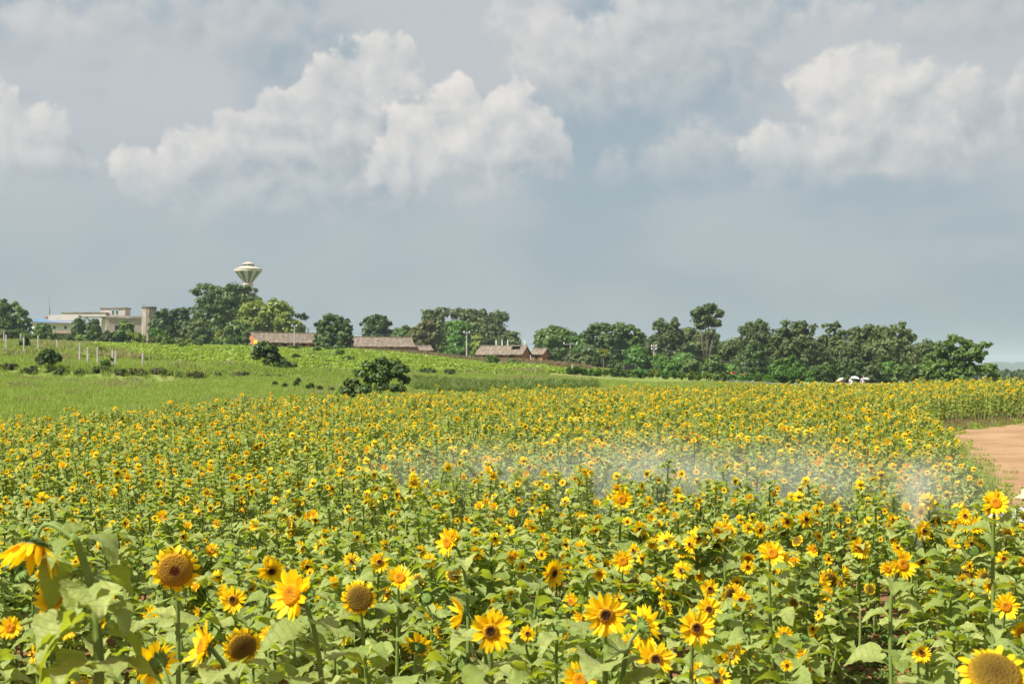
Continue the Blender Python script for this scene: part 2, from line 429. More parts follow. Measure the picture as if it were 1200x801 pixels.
def in_field(x, y):
    x = np.asarray(x, float); y = np.asarray(y, float)
    px = 600 + F * x / np.maximum(y, .1)
    ok = (y > 2.5) & (y < np.interp(px, _edge_px, _edge_d) + 0.6 * np.sin(x * 1.3) + .5 * np.sin(x * .37))
    ok &= ~in_road(x, y)
    near = seg_dist(x, y, ROAD_L[:8]) > np.where(y < 20, .2, .75)
    far = seg_dist(x, y, ROAD_L[7:]) > 1.7
    ok &= near & far & (seg_dist(x, y, ROAD_R) > 1.0)
    return ok

def build_ground():
    a1 = np.linspace(-0.62, 0.62, 230)
    a0 = np.linspace(-math.pi, -0.62, 40)[:-1]; a2 = np.linspace(0.62, math.pi, 40)[1:]
    az = np.concatenate([a0, a1, a2])
    r = np.concatenate([[0.01, 3], np.geomspace(5, 62, 50), np.linspace(64, 180, 90), np.geomspace(184, 700, 45), np.geomspace(760, 8500, 24)])
    A, Rr = np.meshgrid(az, r, indexing='ij'); X = Rr * np.sin(A); Y = Rr * np.cos(A); Z = ground(X, Y)
    Z -= np.maximum(Rr - 6000, 0) * .004
    V = np.stack([X, Y, Z], -1).reshape(-1, 3); n, k = A.shape
    i, j = np.meshgrid(np.arange(n - 1), np.arange(k - 1), indexing='ij'); q = (i * k + j).reshape(-1)
    Fs = np.stack([q, q + 1, q + k + 1, q + k], 1)
    px = 600 + F * X / np.maximum(Y, .1)
    field = ((Y > -30) & (Y < np.interp(px, _edge_px, _edge_d) + 1)).astype(float)
    field = np.where((Y <= 0) & (Rr > 40), 0, field)
    py = HORIZON + F * (CAMZ - Z) / np.maximum(Y, .1)
    crop = crop_zone(px, Rr)
    mb = MB(); mb.add(V, Fs.tolist(), 0, field.reshape(-1), crop.reshape(-1))
    tag(mb.obj('ground', M_GROUND, smooth=True), kind='structure')
def crop_zone(px, r):
    """bright low vine crop on the slope in front of the brick houses"""
    lo = np.interp(px, [100, 160, 260, 400, 520, 640, 720], [230, 165, 138, 128, 150, 175, 200])
    hi = np.interp(px, [100, 200, 400, 520, 640, 720], [270, 300, 298, 268, 225, 205])
    return ((r > lo) & (r < hi) & (px > 110) & (px < 715)).astype(float)
build_ground()

def build_road():
    L = resample(ROAD_L, 240); Rr = resample(ROAD_R, 240); w = 9
    V = []
    for a, b in zip(L, Rr):
        for k in range(w):
            f = k / (w - 1); x, y = a * (1 - f) + b * f
            jag = 0.10 * math.sin(x * 1.1 + y * .9) + .06 * math.sin(y * 2.1) if k == 0 else 0
            x += jag
            rut = -0.025 * (math.exp(-((f - .3) / .07) ** 2) + math.exp(-((f - .68) / .07) ** 2))
            V.append((x, y, gz(x, y) + 0.045 + rut + .012 * math.sin(x * 4 + y * 3)))
    Fs = [(i * w + k, i * w + k + 1, (i + 1) * w + k + 1, (i + 1) * w + k) for i in range(239) for k in range(w - 1)]
    mb = MB(); mb.add(V, Fs)
    tag(mb.obj('dirt_road', M_ROAD, smooth=True), kind='structure')
build_road()

def _hillmat(t):
    n = t.noise(pos(t), .02, 5, .65)
    return bsdf(t, t.mix(n, rgb(.022, .035, .022), rgb(.055, .075, .045)), .9, .1, bump=n, bstr=1, bdist=8)
M_HILL = material('hill_wood', _hillmat)
def build_hill(name, pts, depth, back, seed):
    rng = np.random.default_rng(seed); n = 160; V = []; Fs = []
    pxs = np.linspace(pts[0][0], pts[-1][0], n)
    top = np.interp(pxs, [p[0] for p in pts], [p[1] for p in pts])
    prof = [(0.0, 0.0), (.12, .35), (.3, .72), (.5, 1.0), (.75, .7), (1.0, 0.0)]
    for i, (p, ty) in enumerate(zip(pxs, top)):
        for (f, h) in prof:
            d = depth + back * f
            hh = (HORIZON - ty) / F * (depth + back * .5) + 27
            x = (p - 600) / F * d
            V.append((x, d, -25 + hh * h * (1 + .05 * rng.standard_normal()) + rng.random() * 2.5 * (h > 0)))
    k = len(prof)
    for i in range(n - 1):
        for j in range(k - 1): Fs.append((i * k + j, i * k + j + 1, (i + 1) * k + j + 1, (i + 1) * k + j))
    mb = MB(); mb.add(V, Fs); tag(mb.obj(name, M_HILL, smooth=True), kind='structure')
build_hill('hills', [(700, 434), (980, 432), (1080, 430), (1140, 428), (1168, 424), (1185, 423.5), (1215, 425.5), (1260, 421), (1320, 426), (1420, 431), (1600, 435)], 4600, 1200, 3)

# ================================================================== SUNFLOWER PIECES
def leaf_piece(seed):
    """unit leaf: petiole from the origin, heart-shaped toothed blade along +Y to y = 1, upper side +Z"""
    rng = np.random.default_rng(seed); mb = MB()
    pet = 0.24; droop = rng.uniform(.15, .72); fold = rng.uniform(.12, .42); cup = rng.uniform(-.25, .3); wave = rng.uniform(.03, .075); ph = rng.uniform(0, 6, 3); twist = rng.uniform(-.4, .4); side = rng.uniform(-.10, .10)
    tk = [0, .05, .14, .28, .44, .60, .76, .90, 1.0]; wk = [.12, .31, .40, .42, .385, .30, .19, .085, .0]
    ts = np.linspace(0, 1, 13) ** .9; ws = np.interp(ts, tk, wk) * rng.uniform(.85, 1.1)
    xs = np.array([-1, -.72, -.42, -.16, 0, .16, .42, .72, 1.0]); V = []; A = []; Cc = []
    for i, (t, w) in enumerate(zip(ts, ws)):
        y = pet + (1 - pet) * t * (1 - .18 * droop * t); z = .10 + .14 * t - droop * t * t * .8
        for x in xs:
            ax = abs(x); lobe = -.12 * (ax > .4) * max(0, 1 - t / .12) * ax
            quilt = .013 * math.sin(2 * math.pi * 5.5 * (t - .38 * ax * w * 2)) * (ax > .1)
            ed = wave * math.sin(ph[0] + 8 * t + 2.5 * x) * ax * ax + .6 * wave * math.sin(ph[1] + 17 * t + 5 * x) * ax
            ser = 1 + (.07 * (-1) ** i if ax == 1 and 0 < i < 12 else 0)
            V.append((x * w * ser + side * t * t, y + lobe, z + fold * ax * w - cup * (x * x) * w + ed + quilt + twist * x * w * t)); A.append(ax); Cc.append(t - .38 * ax * w * 2)
    n = len(xs)
    Fs = [(i * n + j, i * n + j + 1, (i + 1) * n + j + 1, (i + 1) * n + j) for i in range(len(ts) - 1) for j in range(n - 1)]
    mb.add(V, Fs, 0, A, rng.random(), Cc)
    mb.tube([(0, 0, 0), (0, pet * .5, .08), (0, pet + .02, .10)], [.017, .014, .012], 5, 1, cap=False)
    return mb
LEAVES = [leaf_piece(100 + i) for i in range(8)]

def petal_piece(seed, length, width, base_r, lift, curl):
    """one ray petal, base at radius base_r along +X, face +Z"""
    rng = np.random.default_rng(seed); mb = MB()
    ts = np.array([0, .25, .55, .82, 1.0]); ws = np.array([.45, .9, 1.0, .6, .04]) * width / 2; V = []; A = []
    side = rng.uniform(-.12, .12)
    for t, w in zip(ts, ws):
        x = base_r + length * t * (1 - .1 * abs(curl) * t); z = lift * length * t + curl * length * t * t
        for s in (-1, 0, 1): V.append((x, s * w + side * length * t * t, z + (.25 * w if s else 0))); A.append(t)
    Fs = [(i * 3 + j, i * 3 + j + 3, i * 3 + j + 4, i * 3 + j + 1) for i in range(4) for j in range(2)]
    mb.add(V, Fs, 0, A, rng.random()); return mb
# kind of head: radius of disc, petal length and width, how far petals lean forward, curl, petals per row
HEADS = {'brown': (.165, .335, .12, .12, -.10, 16), 'young': (.19, .30, .12, .42, -.12, 16), 'mature': (.33, .17, .10, .10, -.45, 18),
         'tan': (.34, .17, .11, -.1, -.35, 18), 'cup': (.20, .30, .13, 1.1, -.1, 15)}
DISC_M = {'brown': M_DISC_BROWN, 'young': M_DISC_YOUNG, 'mature': M_DISC_OLD, 'tan': M_DISC_TAN, 'cup': M_DISC_YOUNG}
def petal_set(kind, seed):
    """list of (piece, matrix) for a head of diameter 1"""
    rng = random.Random(seed); rd, L, W, lift, curl, n = HEADS[kind]; out = []
    for row in range(2):
        for i in range(n):
            if rng.random() < .07: continue
            an = 2 * math.pi * (i + .5 * row + rng.uniform(-.22, .22)) / n
            var = PETALS[kind][rng.randrange(6)]
            k = rng.uniform(.82, 1.1) * (1.0 if row == 0 else .92)
            M = Matrix.Rotation(an, 4, 'Z') @ Matrix.Translation((rd * .96, 0, -.015 - .012 * row)) @ Matrix.Rotation(rng.uniform(-.26, .22) - (.12 if row == 0 else -.12), 4, 'Y') @ Matrix.Rotation(rng.uniform(-.5, .5), 4, 'X') @ Matrix.Rotation(rng.uniform(-.12, .12), 4, 'Z') @ Matrix.Diagonal((k, k * rng.uniform(.85, 1.1), k, 1))
            out.append((var, M))
    return out
PETALS = {k: [petal_piece(7 * i + 1, h[1], h[2], 0.0, h[3] + .15 * (i % 3 - 1), h[4] + .12 * (i % 2)) for i in range(6)] for k, h in HEADS.items()}
def disc_piece(kind):
    rd = HEADS[kind][0]; mb = MB(); n = 18; V = [(0, 0, .035 if kind in ('brown', 'young', 'cup') else .085)]; A = [0.0]; Fs = []
    rings = [.2, .42, .64, .84, 1.0, 1.02]
    for i, f in enumerate(rings):
        dome = (.085 * math.sqrt(max(0, 1 - f * f * .9)) if kind in ('mature', 'tan') else .035 + .035 * math.sin(f * 2.6) * (f < 1)) - (.05 if i == 5 else 0)
        for j in range(n):
            an = 2 * math.pi * j / n; V.append((rd * f * math.cos(an), rd * f * math.sin(an), dome)); A.append(min(1, f))
    Fs = [(0, 1 + j, 1 + (j + 1) % n) for j in range(n)]
    for i in range(len(rings) - 1):
        for j in range(n): Fs.append((1 + i * n + j, 1 + (i + 1) * n + j, 1 + (i + 1) * n + (j + 1) % n, 1 + i * n + (j + 1) % n))
    return mb.add(V, Fs, 0, A)
DISCS = {k: disc_piece(k) for k in HEADS}
def calyx_piece(kind, seed=0):
    rd = HEADS[kind][0]; rng = random.Random(seed); mb = MB()
    mb.lathe([(.028, -.20), (.045, -.15), (rd * .7, -.11), (rd * 1.0, -.05), (rd * 1.03, .0)], 12)
    for row in range(2):
        n = 13
        for i in range(n):
            an = 2 * math.pi * (i + .5 * row + rng.uniform(-.2, .2)) / n; ca, sa = math.cos(an), math.sin(an)
            r0 = rd * (.85 if row else .95); r1 = rd + rng.uniform(.07, .14); z0 = -.075 - .02 * row; z1 = rng.uniform(-.10, .0); w = .042
            mb.add([(r0 * ca - w * sa, r0 * sa + w * ca, z0), (r0 * ca + w * sa, r0 * sa - w * ca, z0), ((r0 * .4 + r1 * .6) * ca + w * .7 * sa, (r0 * .4 + r1 * .6) * sa - w * .7 * ca, z0 + .01),
                    (r1 * ca, r1 * sa, z1), ((r0 * .4 + r1 * .6) * ca - w * .7 * sa, (r0 * .4 + r1 * .6) * sa + w * .7 * ca, z0 + .01)], [(0, 1, 2, 3, 4)])
    return mb
CALYX = {k: calyx_piece(k, 5) for k in HEADS}
def bud_piece(seed=0):
    rng = random.Random(seed); mb = MB()
    mb.lathe([(.03, -.2), (.06, -.15), (.26, -.08), (.33, .03), (.24, .12), (.02, .15)], 12)
    for row in range(3):
        for i in range(11):
            an = 2 * math.pi * (i + .5 * row) / 11; ca, sa = math.cos(an), math.sin(an); r0 = .30; r1 = rng.uniform(.36, .55); z1 = rng.uniform(.05, .30) - .04 * row; w = .06
            mb.add([(r0 * ca - w * sa, r0 * sa + w * ca, -.04), (r0 * ca + w * sa, r0 * sa - w * ca, -.04), (r1 * .85 * ca + w * .6 * sa, r1 * .85 * sa - w * .6 * ca, z1 * .5), (r1 * .7 * ca, r1 * .7 * sa, z1 + .07), (r1 * .85 * ca - w * .6 * sa, r1 * .85 * sa + w * .6 * ca, z1 * .5)], [(0, 1, 2, 3, 4)])
    return mb
BUD = bud_piece(3)
def ring_piece(kind, seed):
    mb = MB(); rng = random.Random(seed)
    for p, M in petal_set(kind, seed): mb.addm(p, M, rng.random())
    return mb
RINGS = {k: [ring_piece(k, s) for s in range(4)] for k in HEADS}
_mesh_cache = {}
def cached(key, mk):
    if key not in _mesh_cache: _mesh_cache[key] = mk()
    return _mesh_cache[key]
def leaf_mesh(i): return cached(('leaf', i), lambda: LEAVES[i].mesh('leaf', [M_LEAF, M_STEM], True))

def face_dir(az, el):
    a, e = R(az), R(el)
    return Vector((math.sin(a) * math.cos(e), -math.cos(a) * math.cos(e), math.sin(e)))
def head_matrix(p, az, el, D, spin=0.0):
    q = face_dir(az, el).to_track_quat('Z', 'Y')
    return Matrix.Translation(p) @ q.to_matrix().to_4x4() @ Matrix.Rotation(spin, 4, 'Z') @ Matrix.Diagonal((D, D, D, 1))
def leaf_matrix(base, az, pitch, size, roll=0.0):
    """leaf leaving the stem towards horizontal angle az, pitch up"""
    return Matrix.Translation(base) @ Matrix.Rotation(az, 4, 'Z') @ Matrix.Rotation(pitch, 4, 'X') @ Matrix.Rotation(roll, 4, 'Y') @ Matrix.Diagonal((size, size, size, 1))
def bez(p0, p1, p2, p3, n):
    t = np.linspace(0, 1, n)[:, None]; p0, p1, p2, p3 = [np.array(p, float) for p in (p0, p1, p2, p3)]
    return (1 - t) ** 3 * p0 + 3 * (1 - t) ** 2 * t * p1 + 3 * (1 - t) * t * t * p2 + t ** 3 * p3

def plant_spec(rng, base, heads, nleaf, lsize, lean=.05, bare_top=.06, leaf_lo=.22, skip_face=False):
    """heads: list of (pos, az, el, D, kind); the first is carried by the main stem. Returns stem MB and part lists (all in local space of base)"""
    stem = MB(); base = np.array(base, float); hp = np.array(heads[0][0], float) - base
    f0 = np.array(face_dir(heads[0][1], heads[0][2])); D0 = heads[0][3]
    back = hp - f0 * D0 * .16; H = back[2]
    ctrl2 = back - f0 * (.12 + .25 * D0) * np.array([1, 1, .4]) - np.array([0, 0, .10])
    path = bez((0, 0, -.03), (rng.uniform(-lean, lean), rng.uniform(-lean, lean), H * .45), ctrl2, back, 12)
    r0 = .0065 + .004 * H
    stem.tube(path, np.linspace(r0 * 1.25, max(.005, r0 * .62), 12), 6)
    hl = [(hp, heads[0][1], heads[0][2], D0, heads[0][4])]
    for (p, az, el, D, kind) in heads[1:]:
        p = np.array(p, float) - base; f = np.array(face_dir(az, el)); b = p - f * D * .16
        t = max(1, int(11 * min(.85, max(.3, (b[2] - .25) / max(H, .1))))); s = path[t]
        br = bez(s, s + (b - s) * np.array([.7, .7, .2]), b - f * .10 - np.array([0, 0, .07]), b, 7)
        stem.tube(br, np.linspace(.008, .0048, 7), 5)
        hl.append((p, az, el, D, kind))
    leaves = []
    ga = rng.uniform(0, 6.28)
    for i in range(nleaf):
        t = leaf_lo + (1 - bare_top - leaf_lo) * ((i + rng.random() * .5) / nleaf) ** .75
        k = t * 11; j = min(10, int(k)); s = path[j] * (1 - k + j) + path[j + 1] * (k - j)
        ga += 2.4 + rng.uniform(-.4, .4)
        sz = lsize * (1.15 - .45 * t) * rng.uniform(.8, 1.2)
        pitch = rng.uniform(-.15, .3) + .22 * t
        leaves.append((rng.randrange(8), leaf_matrix(s, ga, pitch, sz, rng.uniform(-.3, .3))))
    return stem, leaves, hl

def emit_objects(name, base, spec, label, group, petals_min=None, rng=None, cat='sunflower'):
    stem, leaves, hl = spec
    root = empty(name, base); tag(root, label, cat, group)
    stem.obj('stem', M_STEM, root, smooth=True)
    for (i, M) in leaves: link('leaf', leaf_mesh(i), root, M)
    for n, (p, az, el, D, kind) in enumerate(hl):
        M = head_matrix(p, az, el, D, rng.uniform(0, 6))
        if kind == 'bud':
            link('bud', cached('bud', lambda: BUD.mesh('bud', M_CALYX)), root, M); continue
        h = link('flower_head', cached(('cal', kind), lambda: CALYX[kind].mesh('flower_head', M_CALYX)), root, M)
        link('disc', cached(('disc', kind), lambda: DISCS[kind].mesh('disc', DISC_M[kind], True)), h)
        if petals_min and n in petals_min:
            for (pc, PM) in petal_set(kind, rng.randrange(9999)):
                link('petal', cached(('petal', id(pc)), lambda: pc.mesh('petal', M_PETAL, True)), h, PM)
        else:
            v = rng.randrange(4)
            link('petal_ring', cached(('ring', kind, v), lambda: RINGS[kind][v].mesh('petal_ring', M_PETAL, True)), h)
    return root
PROTO_MATS = [M_LEAF, M_STEM, M_CALYX, M_PETAL, M_DISC_BROWN, M_DISC_YOUNG, M_DISC_OLD, M_DISC_TAN]
DIDX = {'brown': 4, 'young': 5, 'mature': 6, 'tan': 7, 'cup': 5}
def emit_joined(spec, rng):
    stem, leaves, hl = spec; mb = MB()
    def put(o, M, mats, var=None):
        n0 = len(mb.m); mb.addm(o, M, var); mb.m[n0:] = [mats[i] for i in mb.m[n0:]]
    put(stem, np.eye(4), [1])
    for (i, M) in leaves: put(LEAVES[i], M, [0, 1], rng.random())
    for (p, az, el, D, kind) in hl:
        M = head_matrix(p, az, el, D, rng.uniform(0, 6))
        if kind == 'bud': put(BUD, M, [2]); continue
        put(CALYX[kind], M, [2]); put(DISCS[kind], M, [DIDX[kind]]); put(RINGS[kind][rng.randrange(4)], M, [3])
    return mb

# ================================================================== SUNFLOWERS NAMED FROM THE PHOTOGRAPH
DP = {'brown': .175, 'young': .165, 'mature': .185, 'tan': .205, 'bud': .085, 'cup': .15}
# px, py, width of the head in photo pixels, azimuth it faces (0 = camera, + = right), elevation, kind, label
HERO = [
    (205, 667, 60, 8, -12, 'tan', 'large sunflower with drooping tan disc and dark centre, right of the big-leaved left plant'),
    (182, 776, 62, -128, 12, 'brown', 'sunflower seen from behind at bottom left, green calyx showing inside its petals'),
    (233, 718, 19, -70, 10, 'cup', 'half-closed yellow sunflower above the pair of side-facing blooms at bottom left'),
    (238, 757, 62, -62, 18, 'young', 'big yellow sunflower turned sharply left at bottom left beside the back-turned bloom'),
    (273, 702, 36, 0, 5, 'brown', 'open sunflower with neat brown centre, left of the large tilted orange-centred bloom'),
    (318, 668, 38, 18, -22, 'brown', 'nodding brown-centred sunflower just behind the large tilted orange-centred bloom'),
    (342, 696, 68, -38, 14, 'young', 'large orange-centred sunflower tilted left on a tall stem, lower left foreground'),
    (284, 757, 50, 22, -12, 'mature', 'sunflower with wide seed disc partly covered by a leaf at bottom left'),
    (258, 786, 32, -10, 0, 'brown', 'shaded sunflower low at the bottom edge below the leaf-covered bloom'),
    (421, 700, 46, 5, 4, 'mature', 'sunflower with large round olive seed disc and short petals, left foreground'),
    (421, 776, 28, 5, 10, 'young', 'small round orange-centred sunflower near the bottom edge, left of the back-turned bloom'),
    (403, 745, 24, -60, 5, 'brown', 'sunflower facing left above the small round orange-centred bloom near the bottom'),
    (402, 667, 20, 0, 8, 'brown', 'small brown-centred sunflower above the large olive seed disc'),
    (468, 677, 36, 10, 42, 'young', 'upturned golden sunflower on a straight stem right of the olive-disced bloom'),
    (525, 635, 38, -52, 8, 'young', 'sunflower facing left on a tall stem at the middle left of the field'),
    (575, 739, 56, 2, 4, 'brown', 'large open sunflower with brown centre at the bottom, left of the middle'),
    (490, 756, 42, 168, 35, 'brown', 'sunflower turned away with green bracts showing, left of the large bottom bloom'),
    (541, 718, 40, -84, 6, 'cup', 'sunflower seen edge-on with green back, above the large bloom at bottom middle'),
    (507, 717, 26, 25, -8, 'young', 'ragged small sunflower beside the edge-on bloom'),
    (588, 672, 18, 0, 14, 'young', 'little orange sunflower standing alone left of the right-facing brown bloom'),
    (620, 611, 13, 5, 45, 'young', 'little upturned yellow sunflower on a bare stem below the drifting mist'),
    (605, 643, 17, 0, 5, 'brown', 'small brown-centred sunflower left of a pair, middle of the field'),
    (648, 671, 40, 46, -10, 'brown', 'big sunflower facing right with rounded brown face, middle foreground'),
    (665, 607, 17, -5, 2, 'brown', 'dark-centred sunflower, left one of a close pair under the mist'),
    (681, 606, 19, 12, 6, 'young', 'ragged orange sunflower, right one of a close pair under the mist'),
    (729, 585, 28, 0, 6, 'young', 'tall orange-centred sunflower rising clear into the mist near the middle'),
    (730, 657, 30, 0, 14, 'young', 'round orange-centred sunflower above the olive-disced one near the middle'),
    (737, 682, 32, 6, -18, 'mature', 'drooping olive-disced sunflower beneath a round orange one near the middle'),
    (670, 705, 28, -48, 0, 'young', 'yellow sunflower facing left above the large brown-centred bloom'),
    (710, 720, 58, 0, 2, 'brown', 'large brown-centred sunflower with many petals, right of bottom middle'),
    (756, 734, 56, 118, 8, 'brown', 'sunflower showing its green back, right of the large many-petalled bloom'),
    (768, 772, 50, 4, 8, 'brown', 'brown-centred sunflower near the bottom edge below the back-turned bloom'),
    (816, 735, 48, 4, 6, 'brown', 'brown-centred sunflower right of the back-turned bloom in the right half'),
    (798, 645, 25, 10, 6, 'brown', 'brown-centred sunflower on the left fringe of the dense flower band'),
    (665, 752, 28, 40, 10, 'young', 'yellow sunflower facing right, left of the bottom middle bloom pair'),
    (680, 796, 46, -5, 22, 'young', 'sunflower cut by the bottom edge, right of the middle'),
    (818, 786, 25, 0, 5, 'brown', 'small sunflower low at the bottom edge, right half'),
    (840, 797, 38, 0, 14, 'brown', 'sunflower cut by the bottom edge beside the small low bloom'),
    (832, 690, 27, 6, 12, 'brown', 'upper sunflower of a stacked trio in the right foreground'),
    (831, 714, 36, -6, 14, 'brown', 'middle sunflower of a stacked trio in the right foreground'),
    (855, 698, 30, 42, 2, 'mature', 'sunflower with bulging seed disc turned right beside the stacked trio'),
    (868, 709, 26, 8, 8, 'young', 'orange-faced sunflower just right of the bulging seed disc'),
    (905, 648, 34, 5, 32, 'young', 'bright upturned orange sunflower on a straight stem in the dense band'),
    (906, 694, 30, 6, 12, 'brown', 'sunflower below the bright upturned orange one'),
    (876, 664, 19, 0, 8, 'brown', 'small brown-centred sunflower left below the bright upturned orange one'),
    (970, 679, 29, 5, -16, 'mature', 'drooping sunflower with broad tawny disc at the right'),
    (919, 743, 24, -4, 10, 'brown', 'small neat sunflower over the leafy gap at lower right'),
    (879, 762, 22, 5, 6, 'young', 'small sunflower, right one of a low pair near the bottom right'),
    (856, 767, 26, 0, 8, 'young', 'small sunflower, left one of a low pair near the bottom right'),
    (922, 779, 16, 0, 10, 'brown', 'tiny sunflower low beside the leafy gap at lower right'),
    (850, 618, 24, 22, 40, 'young', 'upturned yellow sunflower on a tall stem at the top of the dense band'),
    (936, 595, 19, -5, 5, 'brown', 'dark-eyed sunflower at the top right of the dense band'),
    (926, 610, 17, 8, 4, 'brown', 'sunflower close below the dark-eyed one in the dense band'),
    (978, 596, 19, 0, 5, 'brown', 'ragged round sunflower right of the dark-eyed one'),
    (1058, 661, 38, 20, 18, 'young', 'tall orange-centred sunflower right of the water jet'),
    (1167, 589, 34, -10, 22, 'young', 'tall golden sunflower in front of the children at the road edge'),
    (1153, 680, 32, 38, 8, 'mature', 'tawny-disced sunflower facing right near the right edge'),
    (1183, 687, 24, 15, 4, 'brown', 'brown-centred sunflower near the right edge above a ragged yellow one'),
    (1179, 710, 34, -12, 8, 'young', 'ragged yellow sunflower near the right edge'),
    (1199, 741, 30, -10, 12, 'young', 'sunflower cut by the right edge'),
    (1166, 790, 92, 0, 48, 'mature', 'very large sunflower seen from above in the bottom right corner'),
    (1112, 627, 20, 0, 6, 'brown', 'brown-centred sunflower between the water jet and the tall golden bloom'),
    (1146, 627, 22, 10, -4, 'mature', 'dusky-disced sunflower just left of the tall golden bloom'),
    (1089, 634, 15, -5, 10, 'young', 'small yellow sunflower just right of the water jet'),
    (150, 668, 15, 0, 5, 'brown', 'small sunflower behind the big-leaved left plant'),
    (252, 650, 22, -15, -6, 'mature', 'olive-disced small sunflower left of the nodding brown bloom'),
    (178, 722, 18, 0, 26, 'young', 'small shaded sunflower under the drooping tan-disced bloom'),
    (60, 585, 14, 0, 4, 'brown', 'small dark-eyed sunflower above the big-leaved left plant'),
    (1010, 655, 18, -6, 8, 'brown', 'dark-eyed sunflower left of the water jet in the dense band'),
    (862, 692, 20, -20, 12, 'young', 'small yellow sunflower peeking above the bulging seed disc'),
    (640, 712, 0, 0, 0, 'skip', ''),
]
hrng = random.Random(11)
hero_xy = []
for (px, py, dpx, az, el, kind, label) in HERO:
    if kind == 'skip': continue
    D = DP[kind]
    d = F * D / dpx
    z = CAMZ - (py - HORIZON) * d / F
    if z > 1.62: d = (CAMZ - 1.55) * F / (py - HORIZON) ; D = dpx * d / F
    if z < .72: d = (CAMZ - .78) * F / (py - HORIZON); D = dpx * d / F
    p = at(px, py, d)
    bx = p[0] + hrng.uniform(-.05, .05) - .06 * math.sin(R(az)); by = p[1] + .10 + hrng.uniform(0, .08)
    base = (bx, by, gz(bx, by))
    heads = [(p, az, el, D, kind)]
    nl = 9 if d < 9 else 11
    if hrng.random() < .55 and d > 6:       # a side bud or a small second flower lower down
        q = p + np.array([hrng.uniform(-.16, .16), hrng.uniform(.0, .12), -hrng.uniform(.12, .3)])
        heads.append((q, hrng.uniform(-60, 60), hrng.uniform(-10, 35), .06 if hrng.random() < .5 else .10, 'bud' if hrng.random() < .5 else 'young'))
    spec = plant_spec(hrng, base, heads, nl, .23 if d < 9 else .21, bare_top=.14 if d < 9 else .08)
    emit_objects('sunflower', base, spec, label, 'sunflowers of the front rows', [0] if dpx >= 31 else None, hrng)
    hero_xy.append((bx, by))

# the big-leaved plant at the left edge: nodding head, several side heads, leaves laid out as seen
def big_left_plant():
    rng = random.Random(5); d = 3.75
    base = at(118, 801, d); base[2] = gz(base[0], base[1])
    pts = [base, at(116, 770, d), at(112, 715, d), at(103, 672, d), at(90, 634, d - .02), at(84, 626, d - .03)]
    stem = MB(); o = np.array(base); stem.tube([np.array(p) - o for p in pts], [.016, .014, .013, .012, .010, .008], 8)
    hl = [(at(40, 641, d - .02) - o, -25, -68, .18, 'cup'), (at(62, 702, d + .12) - o, 10, -20, .11, 'young'), (at(80, 731, d + .1) - o, -20, 10, .09, 'young'), (at(27, 676, d + .1) - o, -40, 55, .075, 'bud'),
          (at(12, 735, d + .2) - o, 10, 20, .075, 'young')]
    for (p, az, el, D, k), t0 in zip(hl, (pts[4], pts[3], pts[2], pts[3], pts[2])):
        f = np.array(face_dir(az, el)); b = p - f * D * .16; s = np.array(t0) - o
        stem.tube(bez(s, s + (b - s) * .5 + np.array([0, 0, .035]), b - f * .05 + np.array([0, 0, .01]), b, 8), np.linspace(.008, .005, 8), 6)
    leaves = []
    def lf(i, bpx, bpy, tpx, tpy, size_px, dz, roll=0.0):
        b = at(bpx, bpy, d) - o; t = at(tpx, tpy, d + dz) - o; v = t - b; L = size_px / F * d
        y = Vector(v).normalized(); x = y.cross(Vector((0, 0, 1))); x.normalize(); z = x.cross(y)
        M = Matrix((x, y, z)).transposed().to_4x4() @ Matrix.Rotation(roll, 4, 'Y')
        leaves.append((i, Matrix.Translation(b) @ M @ Matrix.Diagonal((L, L, L, 1))))
    for args in [(0, 92, 634, 62, 652, 50, -.06, .15), (1, 90, 632, 150, 642, 70, -.05, -.1), (2, 86, 628, 78, 610, 28, .05, .1), (3, 108, 690, 120, 728, 76, -.16, .1), (5, 106, 688, 82, 724, 64, -.14, -.1),
                 (4, 100, 668, 45, 704, 74, .05, .3), (5, 112, 725, 40, 772, 92, -.12, .1), (6, 113, 735, 15, 790, 96, -.05, .1), (7, 104, 675, 160, 690, 64, .06, -.2), (0, 114, 745, 168, 762, 66, .05, -.1),
                 (2, 116, 775, 150, 803, 70, -.15, 0), (3, 116, 770, 72, 803, 76, -.12, .1), (4, 112, 715, 165, 738, 58, -.05, -.15), (6, 110, 712, 62, 730, 60, .08, .2), (1, 117, 785, 40, 800, 100, .02, .1), (7, 117, 790, 190, 790, 80, .06, -.1)]:
        lf(*args)
    emit_objects('sunflower', tuple(base), (stem, leaves, hl), 'big-leaved sunflower with nodding side heads, nearest plant at the lower left', 'sunflowers of the front rows', [0], rng)
    hero_xy.append((base[0], base[1]))
big_left_plant()

